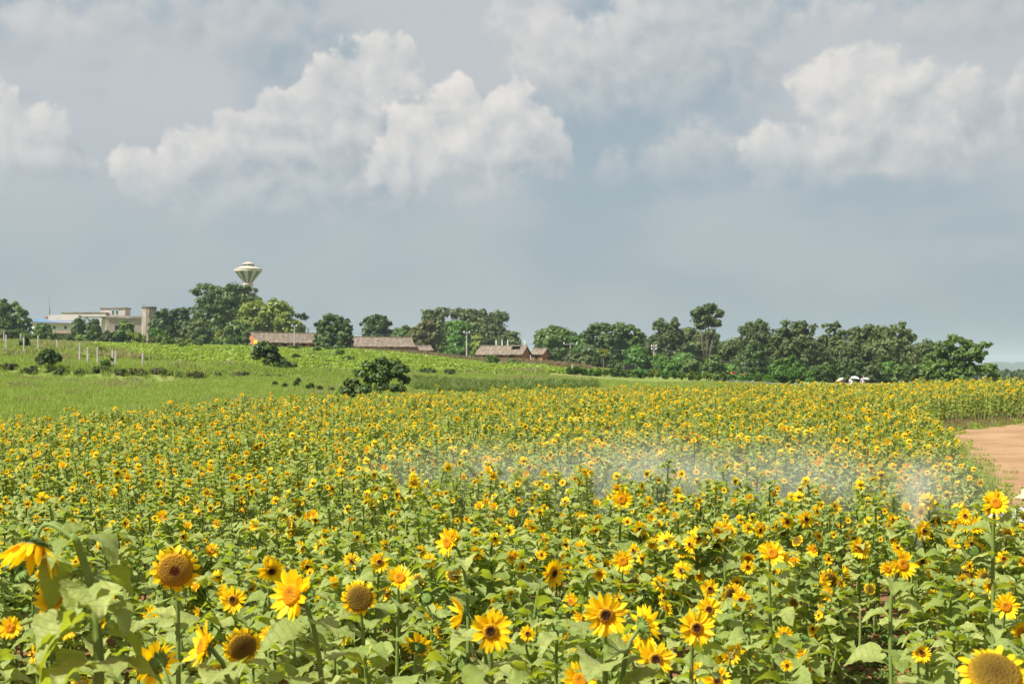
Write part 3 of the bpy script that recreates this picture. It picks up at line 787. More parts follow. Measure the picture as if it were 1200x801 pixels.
# ------------------------------------------------------------------ the field: every other plant
def far_kind(rng):
    r = rng.random()
    return 'brown' if r < .50 else 'young' if r < .80 else 'mature' if r < .90 else 'cup'
def random_plant(rng, base, H, dens, lsize=.15, nleaf=11, sides=(0, 1, 1, 2), hs=1.0):
    heads = []
    az = rng.gauss(0, 42); el = rng.uniform(-12, 30); D = rng.uniform(.088, .138)
    k = far_kind(rng) if rng.random() < dens else 'bud'
    if k == 'bud': D = rng.uniform(.05, .075); el = 70
    heads.append(((base[0] + rng.uniform(-.04, .04), base[1] - .06, base[2] + H), az, el, D, k))
    for _ in range(rng.choice(sides)):
        a = rng.uniform(0, 6.28); rr = rng.uniform(.08, .2 if max(sides) < 4 else .27)
        k = far_kind(rng) if rng.random() < dens * .85 else 'bud'
        heads.append(((base[0] + rr * math.cos(a), base[1] + rr * math.sin(a) - .05, base[2] + H - rng.uniform(.0 if max(sides) > 3 else .05, .32)), rng.gauss(0, 48), rng.uniform(-10, 40) if k != 'bud' else 60,
                      rng.uniform(.072, .11) if k != 'bud' else rng.uniform(.045, .07), k))
    heads = [(p, a_, e_, D_ * hs, k_) for (p, a_, e_, D_, k_) in heads]
    return plant_spec(rng, base, heads, nleaf, lsize, bare_top=.02)

frng = np.random.default_rng(4)
pts = []
y = 9.0
while y < 76:
    sp = .30 if y < 30 else .325
    half = .40 * y + 2.5
    xs = np.arange(-half, half, sp)
    X = xs + frng.uniform(-.24, .24, len(xs)); Y = y + frng.uniform(-.24, .24, len(xs))
    pts += list(zip(X, Y)); y += sp
pts = np.array(pts)
pts = pts[in_field(pts[:, 0], pts[:, 1])]
ppx = 600 + F * pts[:, 0] / pts[:, 1]
gap = (ppx > 985) & (ppx < 1065) & (pts[:, 1] < 11.2)
gap |= np.hypot(pts[:, 0] - 5.15, pts[:, 1] - 14.5) < .8
gap |= frng.random(len(pts)) < .06
pts = pts[~gap]
hx = np.array(hero_xy)
dm = np.min(np.hypot(pts[:, None, 0] - hx[None, :, 0], pts[:, None, 1] - hx[None, :, 1]), axis=1)
pts = pts[dm > .26]
ppx = 600 + F * pts[:, 0] / pts[:, 1]
order = np.argsort(np.where((ppx > 5) & (ppx < 1195), pts[:, 1], 1e6))
pts = pts[order]; ppx = ppx[order]
N_FILL = 46
N_IND = 300 - len(hero_xy) - N_FILL
prng = random.Random(21)
ANCHORS = [(70, 640, 'the big-leaved left plant'), (205, 667, 'the drooping tan disc'), (342, 696, 'the large tilted orange-centred bloom'), (421, 700, 'the round olive seed disc'), (468, 677, 'the upturned golden bloom'),
           (525, 635, 'the tall left-facing bloom'), (575, 739, 'the large bottom-middle bloom'), (648, 671, 'the big right-facing brown bloom'), (729, 585, 'the tall bloom in the mist'), (710, 720, 'the large many-petalled bloom'),
           (798, 645, 'the brown bloom fringing the dense band'), (816, 735, 'the brown bloom of the right half'), (905, 648, 'the bright upturned orange bloom'), (970, 679, 'the drooping tawny disc'), (1058, 661, 'the tall bloom by the jet'), (1167, 589, 'the tall golden bloom'), (1153, 680, 'the tawny right-facing bloom'), (300, 600, 'the open ground left of the mist'), (100, 590, 'the leafy crowd at far left'), (450, 600, 'the left end of the mist')]
def place_words(px, py):
    a = min(ANCHORS, key=lambda q: (q[0] - px) ** 2 + 1.5 * (q[1] - py) ** 2); dx, dy = px - a[0], py - a[1]
    if abs(dx) < 14 and abs(dy) < 12: return 'close behind ' + a[2]
    v = 'above' if dy < -12 else 'below' if dy > 12 else ''
    h = 'left' if dx < -14 else 'right' if dx > 14 else ''
    return {('above', ''): 'straight above ', ('below', ''): 'straight below ', ('', 'left'): 'left of ', ('', 'right'): 'right of '}.get((v, h), '%s and %s of ' % (v, h)) + a[2]
def look_words(hl):
    op = [h for h in hl if h[4] != 'bud']
    if not op: return 'sunflower in green bud'
    k = {'brown': 'dark-eyed', 'young': 'orange-centred', 'mature': 'olive-disced', 'cup': 'half-closed', 'tan': 'tan-disced'}[op[0][4]]
    f = op[0][1]; d = 'left' if f < -25 else 'right' if f > 25 else 'forward'
    return '%s %s sunflower facing %s' % ({1: 'single', 2: 'two-headed', 3: 'three-headed', 4: 'four-headed', 5: 'five-headed', 6: 'six-headed'}[len(op)], k, d)
def density(px, d):
    v = .62 + .22 * float(_vnoise(px, d * 14, 90.0))
    if 780 < px < 1180 and d < 18: v += .45
    if px < 480 and d < 15: v -= .16
    if 930 < px < 1090 and d < 12.5: v -= .6
    return min(1, max(.12, v))
for (x, y_), px in zip(pts[:N_IND], ppx[:N_IND]):
    base = (x, y_, gz(x, y_))
    dn = density(px, y_)
    H = prng.gauss(.95, .10)
    if 930 < px < 1090 and y_ < 13: H = prng.uniform(.62, .85)
    dense = 770 < px < 1150 and y_ > 10.6
    if dense: H = prng.gauss(1.02, .10); dn = .97
    spec = random_plant(prng, base, H, dn, .19, 19, (3, 4, 4, 5) if dense else (0, 1, 1, 2, 2), 1.36 if dense else (1.05 if y_ < 14 else .9))
    hp_ = spec[2][0][0]; zz = base[2] + hp_[2]
    lab = look_words(spec[2]) + ', ' + place_words(px, HORIZON + (CAMZ - zz) * F / y_)
    emit_objects('sunflower', base, spec, lab, 'sunflowers of the crowded rows, ' + ('left' if px < 430 else 'middle' if px < 800 else 'right'), None, prng)

# leafy plants still in bud between the front blooms
fill = random.Random(31); done = 0
while done < N_FILL:
    px = fill.uniform(-10, 960) if done % 6 else fill.uniform(1085, 1215); d = fill.uniform(6.4, 9.2); row = fill.uniform(705, 790)
    z = CAMZ - (row - HORIZON) * d / F
    if z < .45 or z > 1.15: continue
    x = (px - 600) / F * d
    if min(math.hypot(x - a, d - b) for a, b in hero_xy) < .16: continue
    base = (x, d, gz(x, d)); done += 1
    heads = [((x, d - .03, base[2] + z), fill.uniform(-60, 60), 65, fill.uniform(.05, .075), 'bud')]
    if fill.random() < .35: heads.append(((x + fill.uniform(-.12, .12), d - .1, base[2] + z - .08), fill.gauss(0, 40), fill.uniform(-5, 35), fill.uniform(.08, .12), far_kind(fill)))
    emit_objects('sunflower', base, plant_spec(fill, base, heads, 15, .21, bare_top=.02), 'leafy front-row sunflower in bud, ' + place_words(px, row), 'leafy budding sunflowers of the front rows', None, fill)
    hero_xy.append((x, d))

# ------------------------------------------------------------------ scattering by geometry nodes (plants nobody could count)
def scatter(name, P, rotz, scl, idx, protos, label, cat, mats_unused=None):
    """one object: points carrying an index, a turn and a size; instances picked from the prototype meshes"""
    pc = bpy.data.collections.new(name + '_kinds')
    for i, m in enumerate(protos):
        pc.objects.link(bpy.data.objects.new('%s_kind_%02d' % (name, i), m))
    me = bpy.data.meshes.new(name); n = len(P)
    me.vertices.add(n); me.vertices.foreach_set('co', np.asarray(P, np.float32).reshape(-1))
    lr_ = np.random.default_rng(n)
    for nm, ty, ar in (('turn', 'FLOAT', rotz), ('size', 'FLOAT', scl), ('pick', 'INT', idx), ('lean_x', 'FLOAT', lr_.normal(0, .07, n)), ('lean_y', 'FLOAT', lr_.normal(0, .07, n))):
        a_ = me.attributes.new(nm, ty, 'POINT'); a_.data.foreach_set('value', np.asarray(ar, np.float32 if ty == 'FLOAT' else np.int32))
    o = link(name, me); tag(o, label, cat, kind='stuff')
    ng = bpy.data.node_groups.new(name + '_scatter', 'GeometryNodeTree')
    ng.interface.new_socket('Geometry', in_out='INPUT', socket_type='NodeSocketGeometry'); ng.interface.new_socket('Geometry', in_out='OUTPUT', socket_type='NodeSocketGeometry')
    N = ng.nodes; L = ng.links
    gi = N.new('NodeGroupInput'); go = N.new('NodeGroupOutput'); ci = N.new('GeometryNodeCollectionInfo'); ci.inputs[0].default_value = pc
    ci.inputs['Separate Children'].default_value = True; ci.inputs['Reset Children'].default_value = True
    ip = N.new('GeometryNodeInstanceOnPoints'); ip.inputs['Pick Instance'].default_value = True
    def at_(nm, ty):
        a = N.new('GeometryNodeInputNamedAttribute'); a.data_type = ty; a.inputs[0].default_value = nm; return a.outputs[0]
    cx = N.new('ShaderNodeCombineXYZ'); L.new(at_('turn', 'FLOAT'), cx.inputs[2]); L.new(at_('lean_x', 'FLOAT'), cx.inputs[0]); L.new(at_('lean_y', 'FLOAT'), cx.inputs[1])
    L.new(gi.outputs[0], ip.inputs['Points']); L.new(ci.outputs[0], ip.inputs['Instance']); L.new(at_('pick', 'INT'), ip.inputs['Instance Index'])
    L.new(cx.outputs[0], ip.inputs['Rotation']); L.new(at_('size', 'FLOAT'), ip.inputs['Scale']); L.new(ip.outputs[0], go.inputs[0])
    md = o.modifiers.new('scatter', 'NODES'); md.node_group = ng
    return o

def build_field():
    rng = random.Random(77); protos = []
    for i in range(20):
        dn = .33 + .55 * (i / 19)
        sp = random_plant(rng, (0, 0, 0), rng.uniform(.92, 1.10), dn, .14, 21, (0, 1, 1, 2, 2), .81)
        protos.append(emit_joined(sp, rng).mesh('sunflower_kind', PROTO_MATS, True))
    P = pts[N_IND:]; r2 = np.random.default_rng(9); n = len(P)
    Z = ground(P[:, 0], P[:, 1]) - .02
    px = ppx[N_IND:]
    dn = .52 + .38 * _vnoise(px, P[:, 1] * 12, 80.0) + r2.normal(0, .22, n) + .15 * (px > 700) - .10 * (px < 350)
    idx = np.clip((dn * 20).astype(int), 0, 19)
    hs = .98 + .10 * _vnoise(P[:, 0], P[:, 1], 2.5) + r2.normal(0, .095, n)
    scatter('sunflower_field', np.stack([P[:, 0], P[:, 1], Z], 1), r2.normal(0, .35, n), hs, idx, protos,
            'sunflowers of the field reaching back to the meadow and trees', 'sunflower field')
build_field()

# ================================================================== TREES, BUSHES
M_BARK = material('bark', lambda t: bsdf(t, t.mix(t.noise(pos(t), 3, 4), rgb(.10, .08, .06), rgb(.24, .20, .16)), .9, .1))
FOL = {
    'dark': foliage('leaf_dark_evergreen', (.040, .075, .016), (.062, .108, .024), (.095, .150, .034), .28),
    'mid': foliage('leaf_mid_green', (.055, .105, .018), (.085, .152, .028), (.13, .205, .042), .30),
    'bright': foliage('leaf_bright_green', (.065, .145, .020), (.092, .20, .028), (.135, .26, .040), .32),
    'olive': foliage('leaf_olive_grey', (.062, .092, .024), (.092, .128, .035), (.132, .168, .052), .28, .6),
    'yellow': foliage('leaf_yellow_green', (.11, .15, .022), (.165, .215, .032), (.225, .275, .046), .30),
    'brown': foliage('leaf_brown_green', (.078, .082, .024), (.106, .110, .032), (.14, .134, .040), .25),
    'golden': foliage('leaf_golden', (.18, .21, .02), (.27, .29, .03), (.34, .35, .04), .28),
    'crop': foliage('leaf_vine_crop', (.14, .20, .016), (.20, .285, .024), (.26, .345, .036), .30),
}
def rand_dirs(rng, n):
    v = rng.normal(size=(n, 3)); return v / np.linalg.norm(v, axis=1, keepdims=True)
def crown_mesh(name, rng, lobes, leaf, nleaf, mat, sub=34, clump=.30, droop=0.0, flat=1.0):
    """leaf faces in clumps over the surfaces of the lobes, plus a sparser inner fill"""
    lobes = np.array(lobes, float)           # x y z rx ry rz
    w = (lobes[:, 3] * lobes[:, 5] + lobes[:, 3] * lobes[:, 4]); w = w / w.sum()
    ncl = max(20, nleaf // sub)
    li = rng.choice(len(lobes), ncl, p=w); Lb = lobes[li]
    dirs = rand_dirs(rng, ncl); dirs[:, 2] = np.where(dirs[:, 2] < -.8, -dirs[:, 2], dirs[:, 2])
    rad = rng.uniform(.62, 1.06, ncl) ** .8
    inner = rng.random(ncl) < .22; rad[inner] *= .6
    cc = Lb[:, :3] + dirs * Lb[:, 3:] * rad[:, None]
    csz = Lb[:, 3:].mean(1) * clump * rng.uniform(.6, 1.3, ncl)
    k = rng.integers(0, ncl, nleaf)
    off = rand_dirs(rng, nleaf) * (rng.random(nleaf) ** .45)[:, None] * csz[k][:, None] * np.array([1, 1, .72 * flat])
    C = cc[k] + off
    if droop: C[:, 2] -= droop * rng.random(nleaf) ** 2 * csz[k] * 2
    nrm = off / (np.linalg.norm(off, axis=1, keepdims=True) + 1e-6) + .55 * dirs[k] + np.array([0, 0, .55]) + .55 * rng.normal(size=(nleaf, 3))
    nrm /= np.linalg.norm(nrm, axis=1, keepdims=True)
    U = np.cross(nrm, rng.normal(size=(nleaf, 3))); U /= np.linalg.norm(U, axis=1, keepdims=True) + 1e-9
    W = np.cross(nrm, U); s = leaf * rng.uniform(.55, 1.35, nleaf)
    var = np.clip(rng.random(ncl)[k] * .6 + rng.random(nleaf) * .4, 0, 1) * .55
    return quads_mesh(name, C, U * s[:, None], W * (s * rng.uniform(.4, .7, nleaf))[:, None], mat, b=var)

def auto_lobes(rng, w, h, n, z0):
    """rounded crown of n lobes inside an envelope of width w and height h, its bottom at z0"""
    out = [(0, 0, z0 + h * .48, w * .33, w * .30, h * .44)]
    for i in range(n):
        a = rng.uniform(0, 6.28); f = rng.uniform(.45, 1); zz = rng.uniform(.18, .88)
        wid = math.sqrt(max(.05, 1 - (2 * zz - 1) ** 2 * .8))
        r = rng.uniform(.15, .25) * w
        out.append((math.cos(a) * f * (w / 2 - r) * wid * 1.05, math.sin(a) * f * (w / 2 - r) * .8 * wid, z0 + zz * h * .92, r, r, min(r * .85, h * .26)))
    return out
def trunk_part(root, lobes, h0, r, rng, base_z=0.0, split=.45):
    mb = MB(); lob = sorted(lobes, key=lambda l: -l[3])[:6]
    top = np.array(lob[0][:3]); fork = np.array([top[0] * .3, top[1] * .3, base_z + max(h0 * split, .3)])
    mb.tube([(0, 0, base_z - .4), fork * np.array([.4, .4, .5]), fork], [r * 1.3, r, r * .85], 7)
    for l in lob:
        e = np.array(l[:3]); m = (fork + e) / 2 + np.array([rng.uniform(-.1, .1) * l[3], 0, -.1 * l[3]])
        mb.tube([fork, m, e + (0, 0, l[5] * .3)], [r * .7, r * .42, r * .12], 5)
    mb.obj('trunk', M_BARK, root, smooth=True)
def tree(px, top, base, wpx, depth, kind, label, seed, name='tree', lobes=None, nleaf=3200, nl=9, leaf=None, low=.12, group='trees and bushes along the skyline', cat='tree', clump=.30, droop=0, trunk_r=None, base_on='ground', flat=1.0, skirt=0):
    """a tree whose crown fills photo columns px +- wpx/2 and rows top..base at the given distance"""
    rng = np.random.default_rng(seed)
    x = (px - 600) / F * depth; g = gz(x, depth)
    ztop = CAMZ + (HORIZON - top) / F * depth; zb = min(g, CAMZ + (HORIZON - base) / F * depth) if base_on == 'ground' else g
    H = ztop - g; w = wpx / F * depth
    root = empty(name, (x, depth, g)); tag(root, label, cat, group)
    if lobes is None: L = auto_lobes(rng, w, H * (1 - low), nl, H * low)
    else:      # given in photo pixels: px, py, radius x, radius y
        L = [((a - px) / F * depth, rng.uniform(-.25, .25) * w * .5, CAMZ + (HORIZON - b_) / F * depth - g, rx / F * depth, max(rx, ry) / F * depth * .8, ry / F * depth) for (a, b_, rx, ry) in lobes]
    if lobes is not None and skirt:
        lo = min(l[2] - l[5] for l in L); mw = np.mean([l[3] for l in L])
        for q in range(skirt):
            zz = H * .05 + (lo - H * .02) * rng.uniform(.1, .8) if lo > 0 else H * .1
            L.append((rng.uniform(-.36, .36) * w, rng.uniform(-.2, .2) * w, max(zz, H * .08), w * .17, w * .15, max(lo * .5, H * .11)))
    leaf = leaf or max(.10, .00135 * depth)
    trunk_part(root, L, H * max(.2, low + .1), trunk_r or max(.05, H * .022), rng)
    link('crown', crown_mesh('crown', rng, L, leaf, nleaf, FOL[kind], clump=clump, droop=droop, flat=flat), root)
    return root

TREES = [
  # px top base width depth kind label kwargs
  (10, 350, 396, 62, 330, 'mid', 'spreading green tree cut by the left edge, beside the blue-roofed building', dict(lobes=[(-6, 372, 22, 18), (14, 364, 14, 10), (24, 374, 12, 9), (6, 385, 24, 10), (30, 382, 8, 6), (2, 357, 10, 7)])),
  (50, 378, 398, 24, 320, 'mid', 'small loose tree in front of the blue-roofed building', {}),
  (92, 372, 391, 20, 345, 'dark', 'left one of two rounded dark trees touching before the pale flat-roofed building', dict(nl=6)),
  (109, 372, 391, 22, 345, 'dark', 'right one of two rounded dark trees touching before the pale flat-roofed building', dict(nl=6)),
  (148, 375, 400, 26, 310, 'mid', 'fresh green tree before the right wall of the pale flat-roofed building', {}),
  (188, 359, 402, 38, 350, 'dark', 'dark tree hugging the round concrete tank', {}),
  (211, 358, 402, 30, 352, 'dark', 'dark narrow tree between the concrete tank tree and the huge crown', {}),
  (262, 330, 404, 86, 380, 'dark', 'huge dark-crowned tree below the water tower', dict(lobes=[(242, 341, 17, 9), (262, 348, 24, 15), (286, 346, 17, 11), (276, 362, 27, 16), (238, 362, 15, 12), (252, 372, 22, 16), (290, 366, 14, 14), (233, 350, 8, 6)], nleaf=6500, kind2='dark')),
  (312, 352, 404, 86, 365, 'yellow', 'broad feathery yellow-green tree mass right of the huge crown', dict(lobes=[(300, 368, 18, 14), (322, 366, 20, 12), (312, 382, 26, 14), (342, 386, 18, 9), (290, 384, 14, 12), (335, 376, 12, 9)], nleaf=5500, clump=.4)),
  (335, 350, 396, 46, 400, 'dark', 'thin dark tree peeping out behind the yellow-green mass', dict(lobes=[(322, 356, 9, 5), (334, 364, 10, 7), (352, 372, 7, 5), (345, 382, 8, 6), (328, 372, 10, 9)], nleaf=2200, clump=.5)),
  (232, 374, 406, 46, 345, 'olive', 'olive brown scrubby tree under the left of the huge crown', dict(nl=7)),
  (279, 378, 407, 44, 335, 'mid', 'rounded green bush left of the orange gable', dict(nl=7)),
  (257, 385, 408, 11, 322, 'golden', 'slim golden-green young tree left of the orange gable', dict(nl=4, nleaf=1200)),
  (186, 384, 404, 24, 318, 'bright', 'bright bush below the dark tree at the concrete tank', dict(nl=5)),
  (390, 366, 414, 49, 300, 'dark', 'dense round dark tree standing between the two tiled row houses', dict(lobes=[(388, 381, 17, 13), (402, 384, 12, 12), (377, 390, 12, 13), (392, 396, 21, 13), (408, 396, 7, 10), (390, 406, 22, 8)], nleaf=6000, clump=.22)),
  (440, 371, 408, 52, 372, 'dark', 'rounded dark tree behind the middle tiled row house', dict(nleaf=4200, clump=.24)),
  (471, 384, 412, 44, 362, 'dark', 'lower dark tree behind the right end of the middle row house', dict(nl=8)),
  (497, 375, 415, 44, 350, 'brown', 'brownish rounded tree right of the middle row house', dict(nleaf=4200, clump=.22)),
  (536, 374, 412, 44, 352, 'bright', 'dense vivid green round tree behind the tall thin pole', dict(nleaf=4500, clump=.24)),
  (512, 361, 404, 34, 420, 'olive', 'feathery grey-olive tree, leftmost of the airy group behind the vivid green one', dict(clump=.42, droop=.5, lobes=[(502, 369, 7, 6), (514, 367, 8, 7), (522, 366, 6, 6), (512, 382, 14, 10)])),
  (547, 361, 402, 40, 425, 'olive', 'feathery grey-olive tree, middle of the airy group behind the vivid green one', dict(clump=.42, droop=.5, lobes=[(538, 367, 9, 6), (552, 370, 9, 8), (560, 378, 10, 8), (545, 382, 14, 9)])),
  (580, 362, 406, 42, 415, 'olive', 'feathery grey-olive tree, rightmost of the airy group behind the vivid green one', dict(clump=.42, droop=.5, lobes=[(568, 369, 8, 6), (582, 370, 9, 6), (590, 374, 7, 7), (578, 386, 15, 9), (586, 394, 12, 9)])),
  (603, 385, 410, 18, 390, 'olive', 'small airy tree just above the ruined house roof', dict(nleaf=1500, clump=.45, nl=6)),
  (560, 390, 408, 24, 385, 'yellow', 'yellowish scrub tree above the left end of the ruined house', dict(nl=5, nleaf=1600)),
  (534, 402, 415, 40, 330, 'bright', 'low bright bush beside the brick ruin by the thin pole', dict(nl=6, nleaf=1600)),
  (648, 381, 432, 62, 345, 'mid', 'broad mid green tree right of the ruined house', dict(nleaf=5200, nl=12)),
  (650, 380, 412, 34, 400, 'olive', 'olive treetop showing above the broad mid green tree', dict(clump=.4, nleaf=1800)),
  (684, 388, 432, 30, 340, 'bright', 'green leafy tree between the two broad crowns in the middle', dict(clump=.36)),
  (707, 380, 436, 52, 335, 'dark', 'dark tree with layered flat crown in the middle', dict(lobes=[(702, 383, 14, 3.5), (716, 386, 12, 4), (694, 392, 14, 5), (712, 398, 18, 7), (700, 410, 18, 9), (716, 420, 14, 10)], nleaf=4000, flat=.7)),
  (738, 380, 438, 48, 338, 'mid', 'second layered crown right of the dark flat-topped tree', dict(lobes=[(728, 383, 12, 4), (738, 387, 12, 5), (750, 394, 10, 5), (735, 400, 18, 8), (742, 414, 18, 10), (736, 428, 16, 8)], nleaf=4000, flat=.7)),
  (763, 392, 440, 34, 345, 'olive', 'olive tree left of the dark feathery crowns', dict(nl=9)),
  (784, 374, 442, 42, 330, 'olive', 'dark feathery tree left of the tall bare-trunked one', dict(lobes=[(774, 381, 9, 7), (789, 379, 9, 6), (782, 394, 14, 10), (770, 398, 8, 8), (795, 396, 10, 10), (784, 414, 16, 12)], clump=.4, droop=.4, nleaf=4200)),
  (829, 357, 443, 40, 320, 'olive', 'tallest tree with a rounded tuft on a bare pale trunk', dict(lobes=[(818, 366, 8, 5), (832, 362, 8, 5), (842, 368, 7, 5), (826, 374, 11, 6), (838, 378, 8, 4), (822, 382, 7, 4)], clump=.45, nleaf=2600, trunk_r=.32)),
  (816, 383, 443, 44, 335, 'olive', 'bushy olive tree around the trunk of the tallest tree', dict(lobes=[(808, 392, 10, 8), (822, 398, 12, 9), (834, 394, 8, 8), (815, 412, 18, 12), (830, 414, 12, 12)], nleaf=4200, clump=.38)),
  (745, 404, 440, 34, 300, 'bright', 'bright low tree behind the black-covered cart', dict(nl=7)),
  (776, 416, 442, 30, 298, 'bright', 'bright low tree at the foot of the middle power pole', dict(nl=7)),
  (801, 412, 442, 34, 305, 'bright', 'bright leafy low tree right of the middle power pole', dict(nl=7)),
  (858, 396, 445, 40, 300, 'olive', 'olive tree in the dip right of the tallest tree', dict(clump=.38)),
  (885, 375, 446, 40, 292, 'olive', 'feathery pointed olive tree starting the right-hand wood', dict(lobes=[(878, 386, 10, 8), (890, 382, 9, 7), (884, 400, 16, 11), (896, 398, 10, 11), (882, 420, 18, 14)], clump=.4, droop=.4, nleaf=4600)),
  (884, 398, 446, 34, 262, 'dark', 'dark cone-shaped tree before the pointed olive one', dict(lobes=[(884, 404, 6, 5), (883, 414, 11, 8), (884, 428, 16, 10), (872, 436, 10, 8)], nleaf=3400)),
  (932, 374, 448, 56, 285, 'olive', 'large grey-olive tree, left peak of the right-hand wood', dict(lobes=[(928, 384, 15, 9), (942, 386, 14, 9), (915, 394, 12, 9), (932, 402, 22, 13), (915, 414, 14, 14), (945, 416, 18, 14), (928, 430, 20, 12)], clump=.34, droop=.3, nleaf=6200)),
  (976, 378, 449, 44, 290, 'olive', 'grey-olive tree with an open top between the two big wood crowns', dict(lobes=[(970, 385, 7, 6), (980, 382, 6, 5), (986, 392, 9, 6), (972, 402, 14, 10), (985, 410, 14, 12), (970, 426, 18, 14)], clump=.36, droop=.3, nleaf=5200)),
  (1012, 384, 449, 52, 280, 'olive', 'wide grey-olive tree behind the white parasols', dict(lobes=[(1005, 392, 12, 8), (1020, 390, 12, 9), (1010, 408, 20, 13), (996, 420, 14, 14), (1022, 424, 16, 14)], clump=.34, droop=.3, nleaf=5600)),
  (1050, 378, 448, 60, 276, 'olive', 'large grey-olive tree, right peak of the right-hand wood', dict(lobes=[(1040, 390, 14, 9), (1054, 384, 10, 6), (1062, 396, 12, 10), (1040, 408, 18, 13), (1058, 418, 20, 15), (1036, 428, 16, 12)], clump=.34, droop=.3, nleaf=6200)),
  (1086, 397, 446, 36, 285, 'olive', 'pale olive tree half hidden by the spreading tree on the right', dict(clump=.38)),
  (1122, 392, 449, 88, 175, 'mid', 'spreading fresh green tree with gaps, at the right end of the wood', dict(lobes=[(1122, 399, 14, 6), (1108, 406, 12, 7), (1138, 404, 11, 6), (1152, 405, 9, 5), (1120, 414, 17, 8), (1098, 420, 14, 8), (1140, 413, 13, 5), (1106, 430, 19, 10), (1128, 426, 13, 8), (1146, 421, 10, 4), (1140, 434, 15, 7), (1156, 433, 11, 6), (1090, 434, 13, 9), (1118, 441, 20, 8), (1160, 441, 8, 5)], nleaf=11000, leaf=.2, clump=.34, trunk_r=.2, flat=.85)),
  (921, 416, 449, 46, 205, 'bright', 'bright green round-topped tree in front of the right-hand wood', dict(lobes=[(924, 422, 10, 5), (910, 428, 10, 6), (934, 430, 8, 6), (920, 436, 18, 7), (908, 440, 9, 5), (936, 440, 8, 5)], leaf=.2, nleaf=4200, kind2='mid')),
  (949, 434, 449, 16, 200, 'bright', 'small bright bush right of the round-topped bright tree', dict(leaf=.18, nleaf=1200, nl=5)),
]
for i, (px, top, base, w, dep, kind, label, kw) in enumerate(TREES):
    kw = dict(kw); kw.pop('kind2', None)
    if 'lobes' in kw and 'tallest' not in label: kw['skirt'] = 7
    kw['nleaf'] = int(kw.get('nleaf', 3400) * 1.9); kw['clump'] = kw.get('clump', .30) * 1.25; kw.setdefault('low', .04)
    tree(px, top, base, w, dep, kind, label, 300 + i, **kw)

# undergrowth along the foot of the wood
urng = random.Random(8)
ORD = ['first', 'second', 'third', 'fourth', 'fifth', 'sixth', 'seventh', 'eighth', 'ninth', 'tenth', 'eleventh', 'twelfth', 'thirteenth', 'fourteenth', 'fifteenth', 'sixteenth', 'seventeenth', 'eighteenth', 'nineteenth', 'twentieth']
ORD += ['twenty-' + o for o in ORD[:9]] + ['thirtieth']
for i in range(26):
    px = 640 + i * 17.5 + urng.uniform(-6, 6)
    row = float(np.interp(px, [640, 800, 950, 1090], [432, 442, 448, 448]))
    tree(px, row - urng.uniform(16, 30), row + 2, urng.uniform(30, 44), float(np.interp(px, [640, 800, 1090], [318, 292, 262])) + urng.uniform(-6, 6), urng.choice(['dark', 'mid', 'mid', 'olive', 'bright']),
         'undergrowth bush at the foot of the long tree line, %s from the left' % ORD[i], 700 + i, name='bush', nleaf=1900, nl=7, low=.02, group='undergrowth at the foot of the wood', cat='bush')

# trees deeper in the woods, closing the gaps
for i, (px, top, base, w, d) in enumerate([(652, 398, 432, 50, 372), (690, 398, 436, 46, 372), (722, 396, 438, 50, 370), (752, 400, 440, 46, 368), (782, 396, 442, 46, 365), (812, 400, 443, 46, 360), (842, 402, 444, 44, 345), (870, 398, 446, 44, 335), (900, 400, 447, 46, 330), (935, 398, 448, 50, 325), (970, 400, 449, 46, 325), (1005, 402, 449, 50, 320), (1040, 398, 448, 50, 315), (1075, 408, 447, 44, 312),
                                           (200, 378, 404, 46, 400), (235, 372, 405, 46, 402), (268, 372, 405, 46, 404), (300, 380, 404, 44, 402), (335, 386, 404, 42, 398), (488, 388, 414, 44, 400), (520, 384, 413, 44, 440), (556, 386, 412, 46, 440), (588, 392, 412, 34, 436)]):
    tree(px, top - 5, base, w * 1.3, d, ['mid', 'olive', 'mid'][i % 3], 'tree half hidden in the back of the %s, %s from the left' % (('right-hand wood', ORD[i]) if i < 14 else ('group below the tower', ORD[i - 14]) if i < 19 else ('group behind the ruin', ORD[i - 19])), 600 + i, nleaf=5200, nl=11, low=.0, clump=.42, group='trees deeper in the woods')

# far wood on the right, one mass below the hills
def far_wood():
    rng = np.random.default_rng(91); L = []
    for i in range(46):
        p = 1082 + i * 5.2 + rng.uniform(-2, 2); d = rng.uniform(640, 860); x = (p - 600) / F * d; g = gz(x, d)
        zt = CAMZ + (HORIZON - rng.uniform(436.5, 440)) / F * d; h = max(2.0, zt - g + 1.5)
        L.append((x, d, g + h * .45, h * .6, h * .6, h * .55))
    o = link('far_wood', crown_mesh('far_wood', rng, L, .9, 9000, FOL['dark'], clump=.5)); tag(o, 'far dark wood below the hills at the right edge', 'wood', kind='stuff')
far_wood()

# single bushes and small trees on the slope
def bush(px, top, base, wpx, kind, label, seed, lobes=None, nleaf=3000, leaf=None, low=.05, cat='bush', name='bush', group=None, clump=.35, nl=8, depth=None, **kw):
    d = depth if depth else hit(px, base)[1]
    return tree(px, top, base, wpx, d, kind, label, seed, name=name, lobes=lobes, nleaf=nleaf, leaf=leaf or .0016 * d, low=low, cat=cat, group=group or 'bushes on the grassy slope', clump=clump, nl=nl, **kw)
bush(57, 410, 436, 27, 'dark', 'small round-headed dark tree on a short stem, alone in the left meadow', 31, low=.28, cat='tree', name='small_tree', clump=.22, nleaf=4200, nl=10, lobes=[(57, 419, 12, 8), (50, 421, 7, 6), (64, 421, 7, 6), (57, 414, 8, 4)])
bush(320, 400, 437, 56, 'dark', 'dark leafy bush leaning right in the bright crop below the orange gable', 32, lobes=[(312, 408, 13, 7), (305, 414, 11, 6), (318, 420, 13, 8), (330, 428, 12, 7), (341, 430, 6, 5)], nleaf=4200, depth=128)
